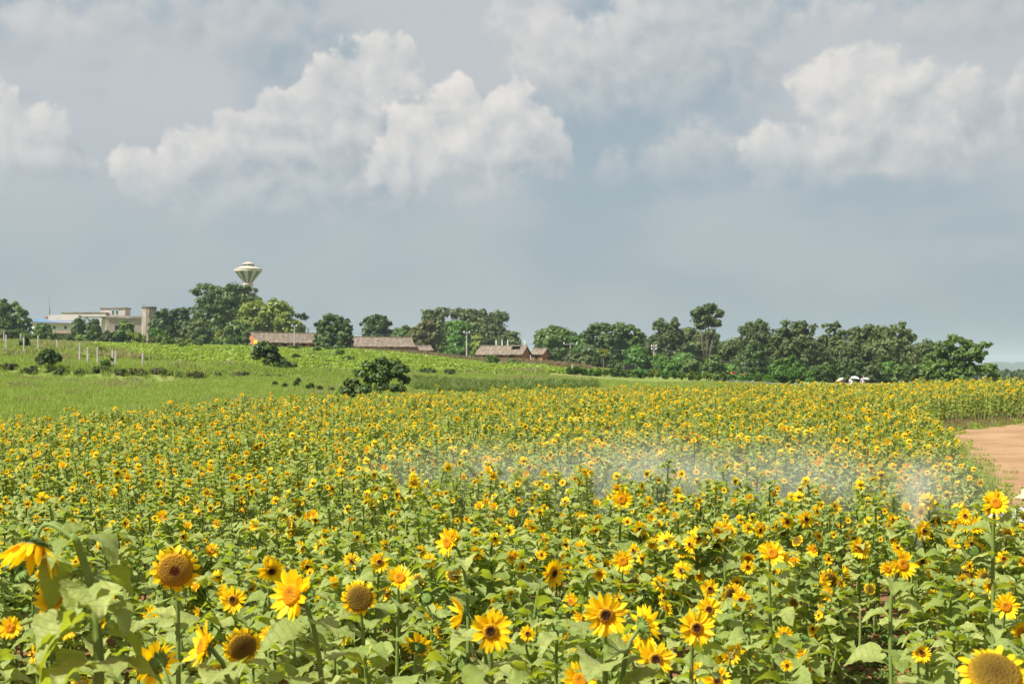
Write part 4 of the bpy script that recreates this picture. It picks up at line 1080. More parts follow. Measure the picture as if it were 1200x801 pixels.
bush(440, 417, 468, 82, 'dark', 'large open bush of many thin stems at the near edge of the meadow', 33, depth=72, lobes=[(446, 422, 9, 3.5), (432, 427, 9, 4), (460, 426, 10, 4), (472, 432, 8, 4), (446, 432, 12, 5), (424, 437, 9, 4), (462, 440, 11, 4.5), (440, 443, 13, 5), (416, 449, 11, 4.5), (474, 446, 8, 4), (408, 458, 9, 4), (430, 456, 10, 5), (466, 454, 9, 4), (448, 452, 9, 4), (420, 463, 8, 3)], nleaf=6500, leaf=.10, clump=.62)
bush(577, 417, 428, 17, 'mid', 'low round dark green bush before the ruined house', 34, nleaf=1600, nl=5)
for i, (px, py, w, h, k) in enumerate([(372, 414, 14, 7, 'mid'), (398, 418, 16, 8, 'mid'), (408, 425, 18, 8, 'dark'), (366, 424, 12, 6, 'mid'), (347, 423, 10, 8, 'dark'), (503, 439, 26, 7, 'dark'), (526, 440, 20, 7, 'dark'), (345, 412, 14, 7, 'mid'), (390, 412, 18, 6, 'mid'),
                                       (120, 415, 18, 7, 'mid'), (130, 398, 12, 6, 'mid'), (215, 409, 20, 8, 'mid'), (232, 408, 14, 7, 'dark'), (195, 407, 22, 9, 'mid'), (165, 404, 20, 7, 'mid'), (70, 395, 30, 8, 'mid'), (30, 397, 26, 8, 'mid'), (330, 446, 18, 7, 'mid'), (313, 445, 14, 7, 'mid'), (28, 409, 15, 16, 'dark'), (126, 434, 18, 14, 'mid'), (604, 428, 16, 5, 'mid'), (95, 396, 20, 7, 'dark'), (118, 397, 16, 7, 'mid')]):
    bush(px, py - h, py, w, k, ['low weedy shrub in the bright crop, %s', 'low weedy shrub on the grassy slope, %s'][0 if crop_zone(px, hit(px, py)[1]) > .5 else 1] % ('below the roof of the left row house' if 340 < px < 375 else 'left of the open bush' if 300 < px < 420 else 'right of the open bush' if 420 < px < 540 else 'below the ruined house' if px > 540 else 'near the left fence posts' if px < 180 else 'left of the orange gable'), 40 + i, nleaf=700, nl=4, group='weedy shrubs on the slope')
# bushes along the crest at the left, before the buildings and the low wall
cr = random.Random(17)
for i in range(22):
    px = 4 + i * 13.2 + cr.uniform(-4, 4); row = float(np.interp(px, [0, 120, 300], [399, 401, 408])); h = cr.uniform(7, 15)
    tree(px, row - h, row + 2, cr.uniform(16, 30), float(np.interp(px, [0, 300], [285, 300])), cr.choice(['mid', 'dark', 'olive', 'mid', 'yellow']), 'bush on the left crest below the buildings and big trees, %s from the left' % ORD[i], 820 + i, name='bush', nleaf=1300, nl=6, low=.0, group='bushes along the left crest', cat='bush', clump=.4)
for i, (px, w) in enumerate([(8, 26), (36, 30), (74, 24), (92, 28), (118, 30), (142, 26), (160, 30), (186, 26), (206, 30), (228, 26), (252, 30), (278, 28)]):
    row = float(np.interp(px, [0, 150, 300], [434, 438, 444])) + cr.uniform(-1.5, 1.5)
    bush(px, row - cr.uniform(4, 7), row + 1, w, cr.choice(['olive', 'brown', 'olive', 'mid']), 'low olive weed clump on the bank below the fence posts, %s from the left' % ORD[i], 860 + i, nleaf=900, nl=5, low=.0, group='weed clumps on the bank', cat='weeds', name='weed_clump')
# saplings planted in a line between the crop and the sunflowers
for i, (px, py, h) in enumerate([(322, 454, 7), (334, 456, 6), (347, 455, 8), (350, 451, 7), (361, 458, 6), (364.5, 457, 8), (375, 460, 7), (389, 461, 6)]):
    bush(px, py - h, py, 5.5, 'dark', 'dark knee-high sapling in the short line left of the open bush, %s from the left' % ORD[i], 80 + i, nleaf=420, nl=3, low=.25, cat='sapling', name='sapling', group='saplings left of the open bush')
# the hedge row of young shrubs
hr = random.Random(3)
hx0 = 668.0; i = 0
while hx0 < 906:
    f = (hx0 - 668) / 238; row = 438.5 + 10.5 * f ** .8; w = 9.5 + 3.5 * f
    bush(hx0, row - (8.6 + 1.8 * f) * hr.uniform(.85, 1.15), row, w * hr.uniform(.9, 1.1), hr.choice(['mid', 'yellow', 'mid', 'bright']), 'young shrub in the planted row before the carts, %s from the left' % ORD[i], 120 + i, nleaf=650, nl=4, low=.02, cat='shrub', name='shrub', group='shrubs planted in a row', depth=hit(hx0, row, 90)[1])
    hx0 += w * .84; i += 1
# papaya, bananas
def papaya(px, top, base, d, label):
    x = (px - 600) / F * d; g = gz(x, d); H = CAMZ + (HORIZON - top) / F * d - g
    root = empty('papaya_tree', (x, d, g)); tag(root, label, 'tree')
    MB().tube([(0, 0, -.3), (.05, 0, H * .5), (0, 0, H * .86)], [.11, .09, .07], 7).obj('trunk', M_BARK, root)
    L = [(math.cos(a) * H * .12, math.sin(a) * H * .12, H * .82 + .12 * H * math.sin(a * 2.3), H * .085, H * .085, H * .05) for a in np.linspace(0, 6.1, 9)] + [(0, 0, H * .93, H * .08, H * .08, H * .06)]
    link('crown', crown_mesh('crown', np.random.default_rng(5), L, .24, 900, FOL['golden'], clump=.6), root)
papaya(707, 409, 437, 262, 'slender papaya tree with a tuft of yellow-green leaves before the wood')
def banana(px, py, hpx, d, label, seed):
    rng = random.Random(seed); x = (px - 600) / F * d; g = gz(x, d); H = hpx / F * d
    root = empty('banana_plant', (x, d, g)); tag(root, label, 'plant', 'banana plants by the low wall')
    MB().tube([(0, 0, -.2), (0, 0, H * .5)], [.12, .09], 7).obj('stem', FOL['mid'], root)
    me = None
    for i in range(8):
        a = i * 2.4; up = rng.uniform(.3, 1.0); V = []; A = []
        for t, w in ((0, .03), (.2, .16), (.5, .2), (.8, .13), (1, .01)):
            r_ = t * H * .6 * (1.15 - up * .5); z = H * .48 + t * H * .55 * up - t * t * H * .45 * (1.2 - up)
            for s in (-1, 1): V.append((r_ * math.cos(a) - s * w * H * .5 * math.sin(a), r_ * math.sin(a) + s * w * H * .5 * math.cos(a), z + .02 * H * abs(s)))
        mb = MB(); mb.add(V, [(2 * k, 2 * k + 1, 2 * k + 3, 2 * k + 2) for k in range(4)], 0, None, rng.random()); mb.obj('leaf', FOL['bright'], root)
banana(234, 408, 13, 325, 'banana plant with split upright leaves before the low wall', 2)
banana(246, 409, 11, 322, 'smaller banana plant left of the slim golden tree', 3)

# ================================================================== GRASS, CROPS, WEEDS
def tuft_mesh(name, seed, n, h, spread, width, mat, lean=.5):
    rng = np.random.default_rng(seed); V = []; Fs = []; B = []
    for i in range(n):
        a = rng.uniform(0, 6.28); r = spread * math.sqrt(rng.random()); x, y = r * math.cos(a), r * math.sin(a)
        b = rng.uniform(0, 6.28); L = h * rng.uniform(.5, 1.1); ln = lean * rng.uniform(.2, 1); tw = rng.uniform(0, 6.28)
        wx, wy = width * math.cos(tw), width * math.sin(tw); k = len(V); v = rng.random() * .5
        dx, dy = math.cos(b) * ln * L, math.sin(b) * ln * L
        V += [(x - wx, y - wy, -.03), (x + wx, y + wy, -.03), (x + wx * .7 + dx * .35, y + wy * .7 + dy * .35, L * .6), (x - wx * .7 + dx * .35, y - wy * .7 + dy * .35, L * .6), (x + dx, y + dy, L * (1 - .25 * ln))]
        Fs += [(k, k + 1, k + 2, k + 3), (k + 3, k + 2, k + 4)]; B += [v] * 5
    mb = MB(); mb.add(V, Fs, 0, None, B); return mb.mesh(name, mat)
def clump_mesh(name, seed, n, r, h, leaf, mat):
    rng = np.random.default_rng(seed); d = rand_dirs(rng, n); d[:, 2] = np.abs(d[:, 2])
    C = d * np.array([r, r, h]) * (rng.random((n, 1)) ** .4); nr = d * .6 + np.array([0, 0, .7]) + .5 * rng.normal(size=(n, 3)); nr /= np.linalg.norm(nr, axis=1, keepdims=True)
    U = np.cross(nr, rng.normal(size=(n, 3))); U /= np.linalg.norm(U, axis=1, keepdims=True); W = np.cross(nr, U); s = leaf * rng.uniform(.6, 1.3, (n, 1))
    return quads_mesh(name, C, U * s, W * s * .75, mat, b=rng.random(n) * .5)
M_GRASS = foliage('grass_blade', (.165, .235, .036), (.235, .315, .056), (.30, .36, .082), .38, .55)
M_DRY = foliage('grass_dry', (.19, .19, .07), (.26, .24, .11), (.32, .28, .15), .25, .6)
M_REDW = foliage('weed_reddish', (.14, .095, .055), (.20, .14, .075), (.17, .18, .06), .2, .6)
M_LITTER = foliage('leaf_litter', (.20, .075, .03), (.28, .11, .045), (.24, .15, .07), .15, .7)
M_STALK = foliage('stalk_crop', (.09, .14, .028), (.13, .185, .038), (.17, .22, .05), .28)
def polar_points(rng, n, pxr, rr, cond):
    px = rng.uniform(*pxr, n); r = np.sqrt(rng.uniform(rr[0] ** 2, rr[1] ** 2, n))
    a = np.arctan((px - 600) / F); X = r * np.sin(a); Y = r * np.cos(a); k = cond(px, r, X, Y)
    return px[k], r[k], np.stack([X[k], Y[k], ground(X[k], Y[k])], 1)
def beyond(px, Y): return Y > np.interp(px, _edge_px, _edge_d) + .4
g_rng = np.random.default_rng(50)
# meadow
px, r, P = polar_points(g_rng, 46000, (-120, 1300), (33, 150), lambda p, r, X, Y: beyond(p, Y) & (crop_zone(p, r) < .5))
pat = _vnoise(P[:, 0], P[:, 1], 4.5) + .6 * _vnoise(P[:, 0] + 9, P[:, 1] * 3, 9.0)
idx = np.where(pat + g_rng.normal(0, .28, len(r)) > .85, 3, g_rng.integers(0, 3, len(r)))
scatter('meadow_grass', P, g_rng.uniform(0, 6.28, len(r)), (.55 + .35 * g_rng.random(len(r))) * (1 + .25 * pat) * (1 + (np.abs(r - 124) < 6) * .6 * (px < 420)), idx,
        [tuft_mesh('g0', 1, 26, .42, .34, .016, M_GRASS), tuft_mesh('g1', 2, 26, .36, .38, .018, M_GRASS), tuft_mesh('g2', 3, 22, .5, .3, .016, M_GRASS), tuft_mesh('g3', 4, 22, .5, .32, .016, M_DRY)],
        'pale green meadow grass between the sunflowers and the slope', 'grass')
# rough grass up the slope
px, r, P = polar_points(g_rng, 26000, (-120, 900), (150, 330), lambda p, r, X, Y: (crop_zone(p, r) < .5) & ((p < 640) | (r > 262)))
pat = _vnoise(P[:, 0], P[:, 1], 7.0)
idx = np.where(pat + g_rng.normal(0, .4, len(r)) > .55, 1, np.where(g_rng.random(len(r)) < .5, 2, 0))
scatter('slope_grass', P, g_rng.uniform(0, 6.28, len(r)), .8 + .6 * g_rng.random(len(r)), idx,
        [tuft_mesh('s0', 11, 30, .6, .6, .035, M_GRASS), tuft_mesh('s1', 12, 30, .7, .55, .035, M_DRY), clump_mesh('s2', 13, 40, .6, .5, .13, FOL['yellow'])],
        'rough grass and weeds on the slope around the fence posts', 'grass')
# bright vine crop
px, r, P = polar_points(g_rng, 30000, (110, 715), (125, 305), lambda p, r, X, Y: crop_zone(p, r) > .5)
pat = _vnoise(P[:, 0], P[:, 1], 5.0) + .5 * _vnoise(P[:, 0], P[:, 1], 2.1)
scatter('vine_crop', P, g_rng.uniform(0, 6.28, len(r)), (.7 + .5 * g_rng.random(len(r))) * (1.05 + .35 * pat), np.where(pat + g_rng.normal(0, .3, len(r)) < -.62, 2, g_rng.integers(0, 2, len(r))),
        [clump_mesh('c0', 21, 46, .75, .38, .14, FOL['crop']), clump_mesh('c1', 22, 46, .7, .5, .13, FOL['crop']), clump_mesh('c2', 23, 46, .7, .5, .14, FOL['mid'])],
        'vivid green vine crop covering the slope before the brick houses', 'crop')
# brown weeds below the houses
px, r, P = polar_points(g_rng, 5200, (415, 690), (240, 312), lambda p, r, X, Y: (r > np.interp(p, [415, 520, 600, 690], [290, 266, 250, 225])) & (r < np.interp(p, [415, 520, 600, 690], [302, 300, 288, 262])))
scatter('dry_weeds', P, g_rng.uniform(0, 6.28, len(r)), .7 + .5 * g_rng.random(len(r)), g_rng.integers(0, 2, len(r)),
        [tuft_mesh('w0', 31, 34, 1.1, .7, .04, M_REDW), tuft_mesh('w1', 32, 30, .9, .7, .04, M_REDW)], 'brown dry weeds below the tiled houses', 'weeds')
# rows of stalks behind the sunflowers
S = []
for rr in np.arange(92, 124, 2.0):
    for p in np.arange(486, 700, .9):
        if rr < np.interp(p, [486, 560, 700], [98, 92, 108]) or g_rng.random() < .12: continue
        a = math.atan((p - 600) / F); S.append((rr * math.sin(a) + g_rng.normal(0, .1), rr * math.cos(a) + g_rng.normal(0, .25)))
S = np.array(S); P = np.stack([S[:, 0], S[:, 1], ground(S[:, 0], S[:, 1])], 1)
scatter('stalk_crop', P, g_rng.uniform(0, 6.28, len(S)), .45 + .4 * g_rng.random(len(S)), g_rng.integers(0, 2, len(S)),
        [tuft_mesh('k0', 41, 14, .95, .12, .045, M_STALK, .8), tuft_mesh('k1', 42, 14, 1.0, .1, .05, M_STALK, .9)], 'rows of dark green stalks between sunflowers and bright crop', 'crop')
# weeds: along the dirt road, on its far bank and on the bare patch at lower right
W = []
for a, b in zip(resample(ROAD_L, 700)[:-1], resample(ROAD_L, 700)[1:]):
    t = (b - a) / np.linalg.norm(b - a); n = np.array([-t[1], t[0]])
    wide = 1.0 if a[1] < 43 else 1.8
    for _ in range(5): q = a + n * (g_rng.random() ** .8 * wide - g_rng.random() ** 3 * .7); W.append((q[0], q[1], 0 if a[1] < 43 else (0 if g_rng.random() < .6 else 1)))
for _ in range(520):
    p = g_rng.uniform(930, 1090); d = g_rng.uniform(8.5, 12.5); W.append(((p - 600) / F * d, d, 3))
W = np.array(W); P = np.stack([W[:, 0], W[:, 1], ground(W[:, 0], W[:, 1])], 1)
scatter('verge_weeds', P, g_rng.uniform(0, 6.28, len(W)), .45 + .5 * g_rng.random(len(W)), np.where((g_rng.random(len(W)) < .35), np.where(W[:, 2] == 3, 4, 2), W[:, 2]).astype(int),
        [tuft_mesh('v0', 51, 26, .22, .2, .008, M_GRASS), tuft_mesh('v1', 52, 20, .4, .22, .01, M_REDW), clump_mesh('v2', 53, 40, .22, .18, .035, FOL['crop']), clump_mesh('v3', 54, 30, .2, .1, .024, FOL['mid']), clump_mesh('v4', 55, 26, .22, .05, .03, M_LITTER)], 'low weeds and grass edging the dirt road and bare soil', 'weeds')

# ================================================================== BUILDINGS AND STRUCTURES
def plain(name, c1, c2, sc=1.0, rough=.85, spec=.15, bump=.2):
    def b(t):
        n = t.noise(pos(t), sc, 5, .6); return bsdf(t, t.mix(t.range(n, .3, .7), rgb(*c1), rgb(*c2)), rough, spec, bump=n, bstr=bump, bdist=.03)
    return material(name, b)
def _brick(t):
    br = t.new('ShaderNodeTexBrick'); mp = t.new('ShaderNodeTexCoord').outputs['Object']
    sx = t.new('ShaderNodeSeparateXYZ'); t.l.new(mp, sx.inputs[0]); cb = t.new('ShaderNodeCombineXYZ')
    t.l.new(t.math('ADD', sx.outputs[0], sx.outputs[1]), cb.inputs[0]); t.l.new(sx.outputs[2], cb.inputs[1]); t.l.new(cb.outputs[0], br.inputs['Vector'])
    br.inputs['Color1'].default_value = rgb(.38, .125, .05); br.inputs['Color2'].default_value = rgb(.47, .17, .065); br.inputs['Mortar'].default_value = rgb(.30, .22, .17)
    br.inputs['Scale'].default_value = 1; br.inputs['Brick Width'].default_value = .24; br.inputs['Row Height'].default_value = .07; br.inputs['Mortar Size'].default_value = .008
    n = t.noise(mp, .8, 5, .65)
    return bsdf(t, t.mix(t.range(n, .45, .75, 0, .6), br.outputs[0], rgb(.20, .10, .06)), .9, .1)
M_BRICK = material('red_brick', _brick)
def _tile(t):
    n = t.noise(t.new('ShaderNodeTexCoord').outputs['Object'], 1.3, 5, .7); n2 = t.noise(t.new('ShaderNodeTexCoord').outputs['Object'], 6, 3, .6)
    c = t.mix(t.range(n, .35, .65), rgb(.115, .092, .07), rgb(.26, .21, .16)); return bsdf(t, t.mix(t.range(n2, .4, .7, 0, .55), c, rgb(.15, .122, .096)), .9, .1)
M_TILE = material('clay_tile', _tile)
M_DARK = plain('dark_opening', (.015, .014, .013), (.03, .028, .026))
M_WOOD = plain('old_timber', (.09, .07, .05), (.17, .13, .10), 4)
M_CONC = plain('concrete_pale', (.42, .38, .34), (.56, .51, .46), .5)
M_CONC_P = plain('concrete_pinkish', (.36, .30, .26), (.47, .40, .35), .35)
M_CONC_OLD = plain('concrete_weathered', (.16, .13, .11), (.36, .31, .27), .45, bump=.5)
M_WHITE = plain('white_paint', (.66, .65, .63), (.78, .77, .75), .8)
M_POST = plain('post_concrete', (.34, .30, .27), (.46, .42, .37), 3)
M_BLUE = plain('blue_sheet_roof', (.10, .17, .26), (.13, .21, .31), .6, .5)
M_TEALW = plain('teal_glass', (.02, .09, .11), (.05, .15, .17), 2, .25, .5)
M_METAL = plain('grey_metal', (.22, .22, .22), (.34, .34, .33), 3, .5)

def corrugated_roof(mb, x0, x1, ridge, eave, pitch_x=.32, lift=.05):
    """tile rows running down the slope: ridge and eave are (y, z)"""
    n = int((x1 - x0) / (pitch_x / 2)); V = []
    for i in range(n + 1):
        x = x0 + (x1 - x0) * i / n; up = lift if i % 2 else 0.0
        for f in np.linspace(0, 1, 6):
            y = ridge[0] + (eave[0] - ridge[0]) * f; z = ridge[1] + (eave[1] - ridge[1]) * f
            sag = -.06 * math.sin(math.pi * f) - .05 * math.sin(x * .7) ** 2 + .03 * math.sin(x * 5.1 + f * 9)
            V.append((x, y, z + up + sag + .035 * (int(f * 5) % 2)))
    Fs = [(i * 6 + k, i * 6 + k + 1, (i + 1) * 6 + k + 1, (i + 1) * 6 + k) for i in range(n) for k in range(5)]
    return mb.add(V, Fs)
def row_house(name, px, depth, rz, L, W, eave, ridge, label, doors, hole=None, ridge_row=None):
    """brick house: long axis local X, front (towards the camera) local -Y; px is the left front corner's column"""
    x = (px - 600) / F * depth; g = gz(x, depth)
    if ridge_row: g = CAMZ + (HORIZON - ridge_row) / F * (depth + W / 2) - ridge
    root = empty(name, (x, depth, g), rz); tag(root, label, 'house', 'tiled brick houses on the slope')
    w = MB(); t = .25
    w.box((L / 2, t / 2, eave / 2 - .5), (L, t, eave + 1)); w.box((L / 2, W - t / 2, eave / 2 - .5), (L, t, eave + 1))
    for xx in (t / 2, L - t / 2):
        w.box((xx, W / 2, eave / 2 - .5), (t - .01, W - .52, eave + 1))
        w.add([(xx - t / 2, 0.02, eave), (xx - t / 2, W - .02, eave), (xx - t / 2, W / 2, ridge - .06), (xx + t / 2, 0.02, eave), (xx + t / 2, W - .02, eave), (xx + t / 2, W / 2, ridge - .06)], [(0, 2, 1), (3, 4, 5), (0, 3, 5, 2), (1, 2, 5, 4), (0, 1, 4, 3)])
    w.obj('wall', M_BRICK, root)
    for (sy, y_e) in ((-1, -.55), (1, W + .55)):
        m = MB(); ze = eave - .12
        if hole and sy < 0:
            corrugated_roof(m, -.35, hole[0], (W / 2, ridge), (y_e, ze)); corrugated_roof(m, hole[1], L + .35, (W / 2, ridge), (y_e, ze))
            f = hole[2]; corrugated_roof(m, hole[0], hole[1], (W / 2 + (y_e - W / 2) * f, ridge + (ze - ridge) * f), (y_e, ze))
        else: corrugated_roof(m, -.35, L + .35, (W / 2, ridge), (y_e, ze))
        ro = m.obj('roof', M_TILE, root)
        if sy < 0:
            e = MB()
            for i in range(int(L / .9)): e.box((i * .9 + .3, -.28, eave - .17), (.08, .6, .09))
            e.obj('rafter_ends', M_WOOD, ro); MB().tube([(-.35, W / 2, ridge + .06), (L / 2, W / 2, ridge + .0), (L + .35, W / 2, ridge + .06)], .13, 6).obj('ridge_cap', M_TILE, ro)
    for (dx, dw, z0, z1, nm) in doors:
        d = MB(); d.box((dx, -.012, (z0 + z1) / 2), (dw, .03, z1 - z0)); do = d.obj(nm, M_DARK, root)
        f = MB(); f.box((dx - dw / 2 - .04, -.02, (z0 + z1) / 2), (.08, .06, z1 - z0 + .1)); f.box((dx + dw / 2 + .04, -.02, (z0 + z1) / 2), (.08, .06, z1 - z0 + .1)); f.box((dx, -.022, z1 + .05), (dw + .15, .062, .1)); f.obj('frame', M_WOOD, do)
    return root
row_house('row_house', 302, 320, R(36), 19, 6.4, 2.3, 4.5, 'long brick row house with orange gable end and brown tiled roof', [(1.6, 1.0, 0, 2.0, 'door'), (4.2, 1.2, .7, 1.7, 'window'), (6.6, 1.0, 0, 2.0, 'door'), (9.2, 1.2, .7, 1.7, 'window'), (11.5, 1.0, 0, 2.0, 'door'), (14, 1.2, .7, 1.7, 'window')], ridge_row=389.5)
row_house('row_house', 410, 322, R(22), 15.2, 6.4, 2.3, 4.4, 'brick row house with an intact grey-brown roof behind the open bush', [(2, 1.0, 0, 2.0, 'door'), (4.6, 1.2, .7, 1.7, 'window'), (7.2, 1.2, .7, 1.7, 'window'), (9.6, 1.0, 0, 2.0, 'door'), (12, 1.2, .7, 1.7, 'window')], ridge_row=394.8)
row_house('shed', 486, 330, R(20), 4.2, 4, 1.5, 2.5, 'small low tiled shed at the right end of the middle row house', [(2, .9, 0, 1.3, 'door')], ridge_row=405)
row_house('ruined_house', 559, 305, R(-24), 10.4, 4.6, 1.5, 3.3, 'ruined brick house with a broken hole near its roof ridge', [(2.0, 1.0, .2, 1.2, 'window'), (5.6, .9, 0, 1.3, 'door'), (8.2, 1.0, .4, 1.2, 'window')], hole=(7.4, 9.4, .4), ridge_row=405.5)
row_house('shed', 622, 312, R(-30), 2.9, 3.2, 1.6, 2.8, 'small broken brick shed with light tiles right of the ruined house', [(1.4, .8, 0, 1.3, 'door')], ridge_row=408.5)
def wall_run(px0, px1, d0, d1, h, label):
    a = np.array([(px0 - 600) / F * d0, d0]); b = np.array([(px1 - 600) / F * d1, d1]); o = (a + b) / 2; L = np.linalg.norm(b - a); rz = math.atan2(b[1] - a[1], b[0] - a[0]); mb = MB(); n = 8
    g0 = gz(*o)
    root = empty('brick_wall', (o[0], o[1], g0), rz); tag(root, label, 'wall')
    m = MB()
    for i in range(n):
        xx = -L / 2 + (i + .5) * L / n; q = o + np.array([math.cos(rz), math.sin(rz)]) * xx; m.box((xx, 0, gz(*q) - g0 + h / 2 - .4), (L / n + .001 * (i % 2), .24 - .004 * (i % 2), h + .8))
    m.obj('wall', M_BRICK, root)
    c = MB()
    for i in range(n):
        xx = -L / 2 + (i + .5) * L / n; q = o + np.array([math.cos(rz), math.sin(rz)]) * xx; c.box((xx, 0, gz(*q) - g0 + h + .04), (L / n - .05, .3, .08))
    c.obj('coping', M_CONC_OLD, root)
wall_run(206, 282, 342, 330, .75, 'low reddish brick wall left of the orange gable')
# yellow board by the gable
b = np.array([(299.5 - 600) / F * 314, 314, CAMZ + (HORIZON - 400.8) / F * 314 - 1.15])
root = empty('notice_board', tuple(b), R(-30)); tag(root, 'small bright yellow board standing before the orange gable', 'board')
M_YEL = plain('yellow_paint', (.80, .52, .02), (.86, .6, .04)); m = MB(); m.box((0, 0, 1.15), (.85, .05, .9)); m.obj('panel', M_YEL, root)
for sx_ in (-.35, .35): MB().box((sx_, .045, .2), (.06, .035, 2.4)).obj('leg', M_WOOD, root)

# pale flat-roofed building
def flat_building():
    d = 420; k = d / F
    def X(px): return (px - 124) * k
    x0 = (124 - 600) * k; g = gz(x0, d); z0 = g
    def Z(py): return CAMZ + (HORIZON - py) * k - z0
    root = empty('flat_roofed_building', (x0, d, z0), R(0)); tag(root, 'pale flat-roofed concrete building with an upper room and long canopy', 'building')
    zb = -1.0
    m = MB(); h = Z(371.5)
    m.add([(0, 0, zb), (X(165), 4, zb), (X(165), 12, zb), (X(115) - 3, 12, zb), (X(115), 5.5, zb), (0, 0, h), (X(165), 4, h - .3), (X(165), 12, h - .3), (X(115) - 3, 12, h), (X(115), 5.5, h)],
          [(0, 1, 6, 5), (1, 2, 7, 6), (2, 3, 8, 7), (3, 4, 9, 8), (4, 0, 5, 9), (5, 6, 7, 8, 9)]); m.obj('wall', M_CONC_P, root)
    m = MB(); m.add([(X(124) - .05, -.4, h - .1), (X(165) + .3, 3.7, h - .4), (X(165) + .3, 3.9, h + .35), (X(124), -.15, h + .6), (X(124) - .05, .3, h - .1), (X(165), 4.4, h - .4), (X(165), 4.5, h + .3), (X(124), .4, h + .6)], [(0, 1, 2, 3), (3, 2, 6, 7), (0, 4, 5, 1), (4, 7, 6, 5)]); m.obj('parapet', M_CONC_OLD, root)
    m = MB(); zc = Z(368.5); m.box((X(98), 3.5, zc), (52 * k, 7.5, 4.6 * k)); c = m.obj('canopy', M_CONC, root)
    m = MB(); m.box((X(98), 3.45, zc + 2.5 * k), (53 * k, 7.8, .22)); m.obj('coping', M_CONC_OLD, c)
    for px in (75, 97, 112):
        m = MB(); m.box((X(px), 1.6, (zc + zb) / 2 - .6), (.55, .55, zc - zb - 1.2)); m.obj('column', M_CONC, root)
    # curved brackets under the canopy
    for px in (78, 94):
        V = []
        for i in range(7):
            a = i / 6 * math.pi / 2; V += [(X(px) + 2.6 * math.sin(a) - .2, 1.3, zc - .6 - 2.4 * (1 - math.cos(a))), (X(px) + 2.6 * math.sin(a) - .2, 1.9, zc - .6 - 2.4 * (1 - math.cos(a)))]
        m = MB(); V2 = [(v[0], v[1], v[2] + .45) for v in V]; n = len(V)
        m.add(V + V2, [(2 * i, 2 * i + 1, 2 * i + 3, 2 * i + 2) for i in range(6)] + [(n + 2 * i, n + 2 * i + 2, n + 2 * i + 3, n + 2 * i + 1) for i in range(6)] + [(2 * i, 2 * i + 2, n + 2 * i + 2, n + 2 * i) for i in range(6)]); m.obj('bracket', M_CONC, root)
    m = MB(); m.box((X(129), 5.6, Z(366)), (29 * k, 6, 12 * k)); r_ = m.obj('upper_room', M_CONC, root)
    m = MB(); m.box((X(129), 5.6, Z(360.2)), (31 * k, 6.5, 1.3 * k)); m.obj('roof_slab', M_CONC_OLD, root)
    for px in (129, 133.6):
        m = MB(); m.box((X(px), 2.55, Z(364.8)), (3 * k, .12, 5.2 * k)); w = m.obj('window', M_WHITE, root)
        m = MB(); m.box((X(px), 2.47, Z(364.8)), (2.4 * k, .06, 4.4 * k)); m.obj('pane', M_TEALW, w)
    m = MB(); m.box((X(119), 2.2, Z(382)), (8 * k, .2, 17 * k), rz=R(-32)); m.obj('sunlit_face_panel', M_WHITE, root)  # added panel: sunlit brightness of the left wall face put into its white
    for px in (136, 150): MB().box((X(px), (px - 124) * k * .4 - .05, Z(384)), (1.4, .2, 1.5), rz=R(21)).obj('window', M_DARK, root)
flat_building()
def blue_building():
    d = 400; k = d / F; x0 = (60 - 600) * k; g = gz(x0, d)
    def Z(py): return CAMZ + (HORIZON - py) * k - g
    root = empty('blue_roofed_building', (x0, d, g)); tag(root, 'low white building with a blue sheet roof at far left', 'building')
    m = MB(); m.box((0, 4, Z(383) - .4), (46 * k, 7, 13 * k + .8)); m.obj('wall', M_WHITE, root)
    m = MB(); m.add([(-25 * k, -.9, Z(376.8)), (24 * k, -.9, Z(378)), (24 * k, 5, Z(374.5)), (-25 * k, 5, Z(372.3)), (-25 * k, -.9, Z(377.6)), (24 * k, -.9, Z(378.8)), (24 * k, 5, Z(375.3)), (-25 * k, 5, Z(373.1))], [(0, 1, 2, 3), (7, 6, 5, 4), (0, 4, 5, 1), (1, 5, 6, 2), (3, 2, 6, 7), (0, 3, 7, 4)]); rf = m.obj('roof', M_BLUE, root)
    MB().box((0, -.86, Z(378.9)), (49 * k, .12, .18)).obj('fascia', plain('rust_edge', (.22, .11, .07), (.3, .16, .1)), rf)
    for px in (-12, 3, 16):
        m = MB(); m.box((px * k, .46, Z(383.5)), (3.2 * k, .1, 4 * k)); w = m.obj('window', M_WHITE, root); MB().box((px * k, .40, Z(383.5)), (2.6 * k, .05, 3.3 * k)).obj('pane', M_DARK, w)
    m = MB(); m.box((10 * k, 4.5, Z(371.8)), (36 * k, 3, 1.6)); m.obj('rear_block', M_CONC, root)
blue_building()
def mast():
    d = 405; k = d / F; x0 = (52 - 600) * k; z = CAMZ + (HORIZON - 373) * k; g = gz(x0, d)
    root = empty('antenna_mast', (x0, d + 4, g)); tag(root, 'thin antenna mast rising behind the blue-roofed building', 'antenna')
    MB().tube([(0, 0, 0), (0, 0, z - g + 13 * k)], [.30, .26], 6).obj('pole', M_METAL, root); MB().tube([(0, 0, z - g + 13 * k), (0, 0, z - g + 28 * k)], [.12, .05], 5).obj('rod', M_METAL, root)
    MB().lathe([(.05, -.3), (.75, -.2), (.8, .2), (.1, .5)], 10, c=(-.5, 0, z - g + 1.6 * k)).obj('dish', plain('dish_red', (.25, .10, .10), (.3, .14, .13)), root)
mast()
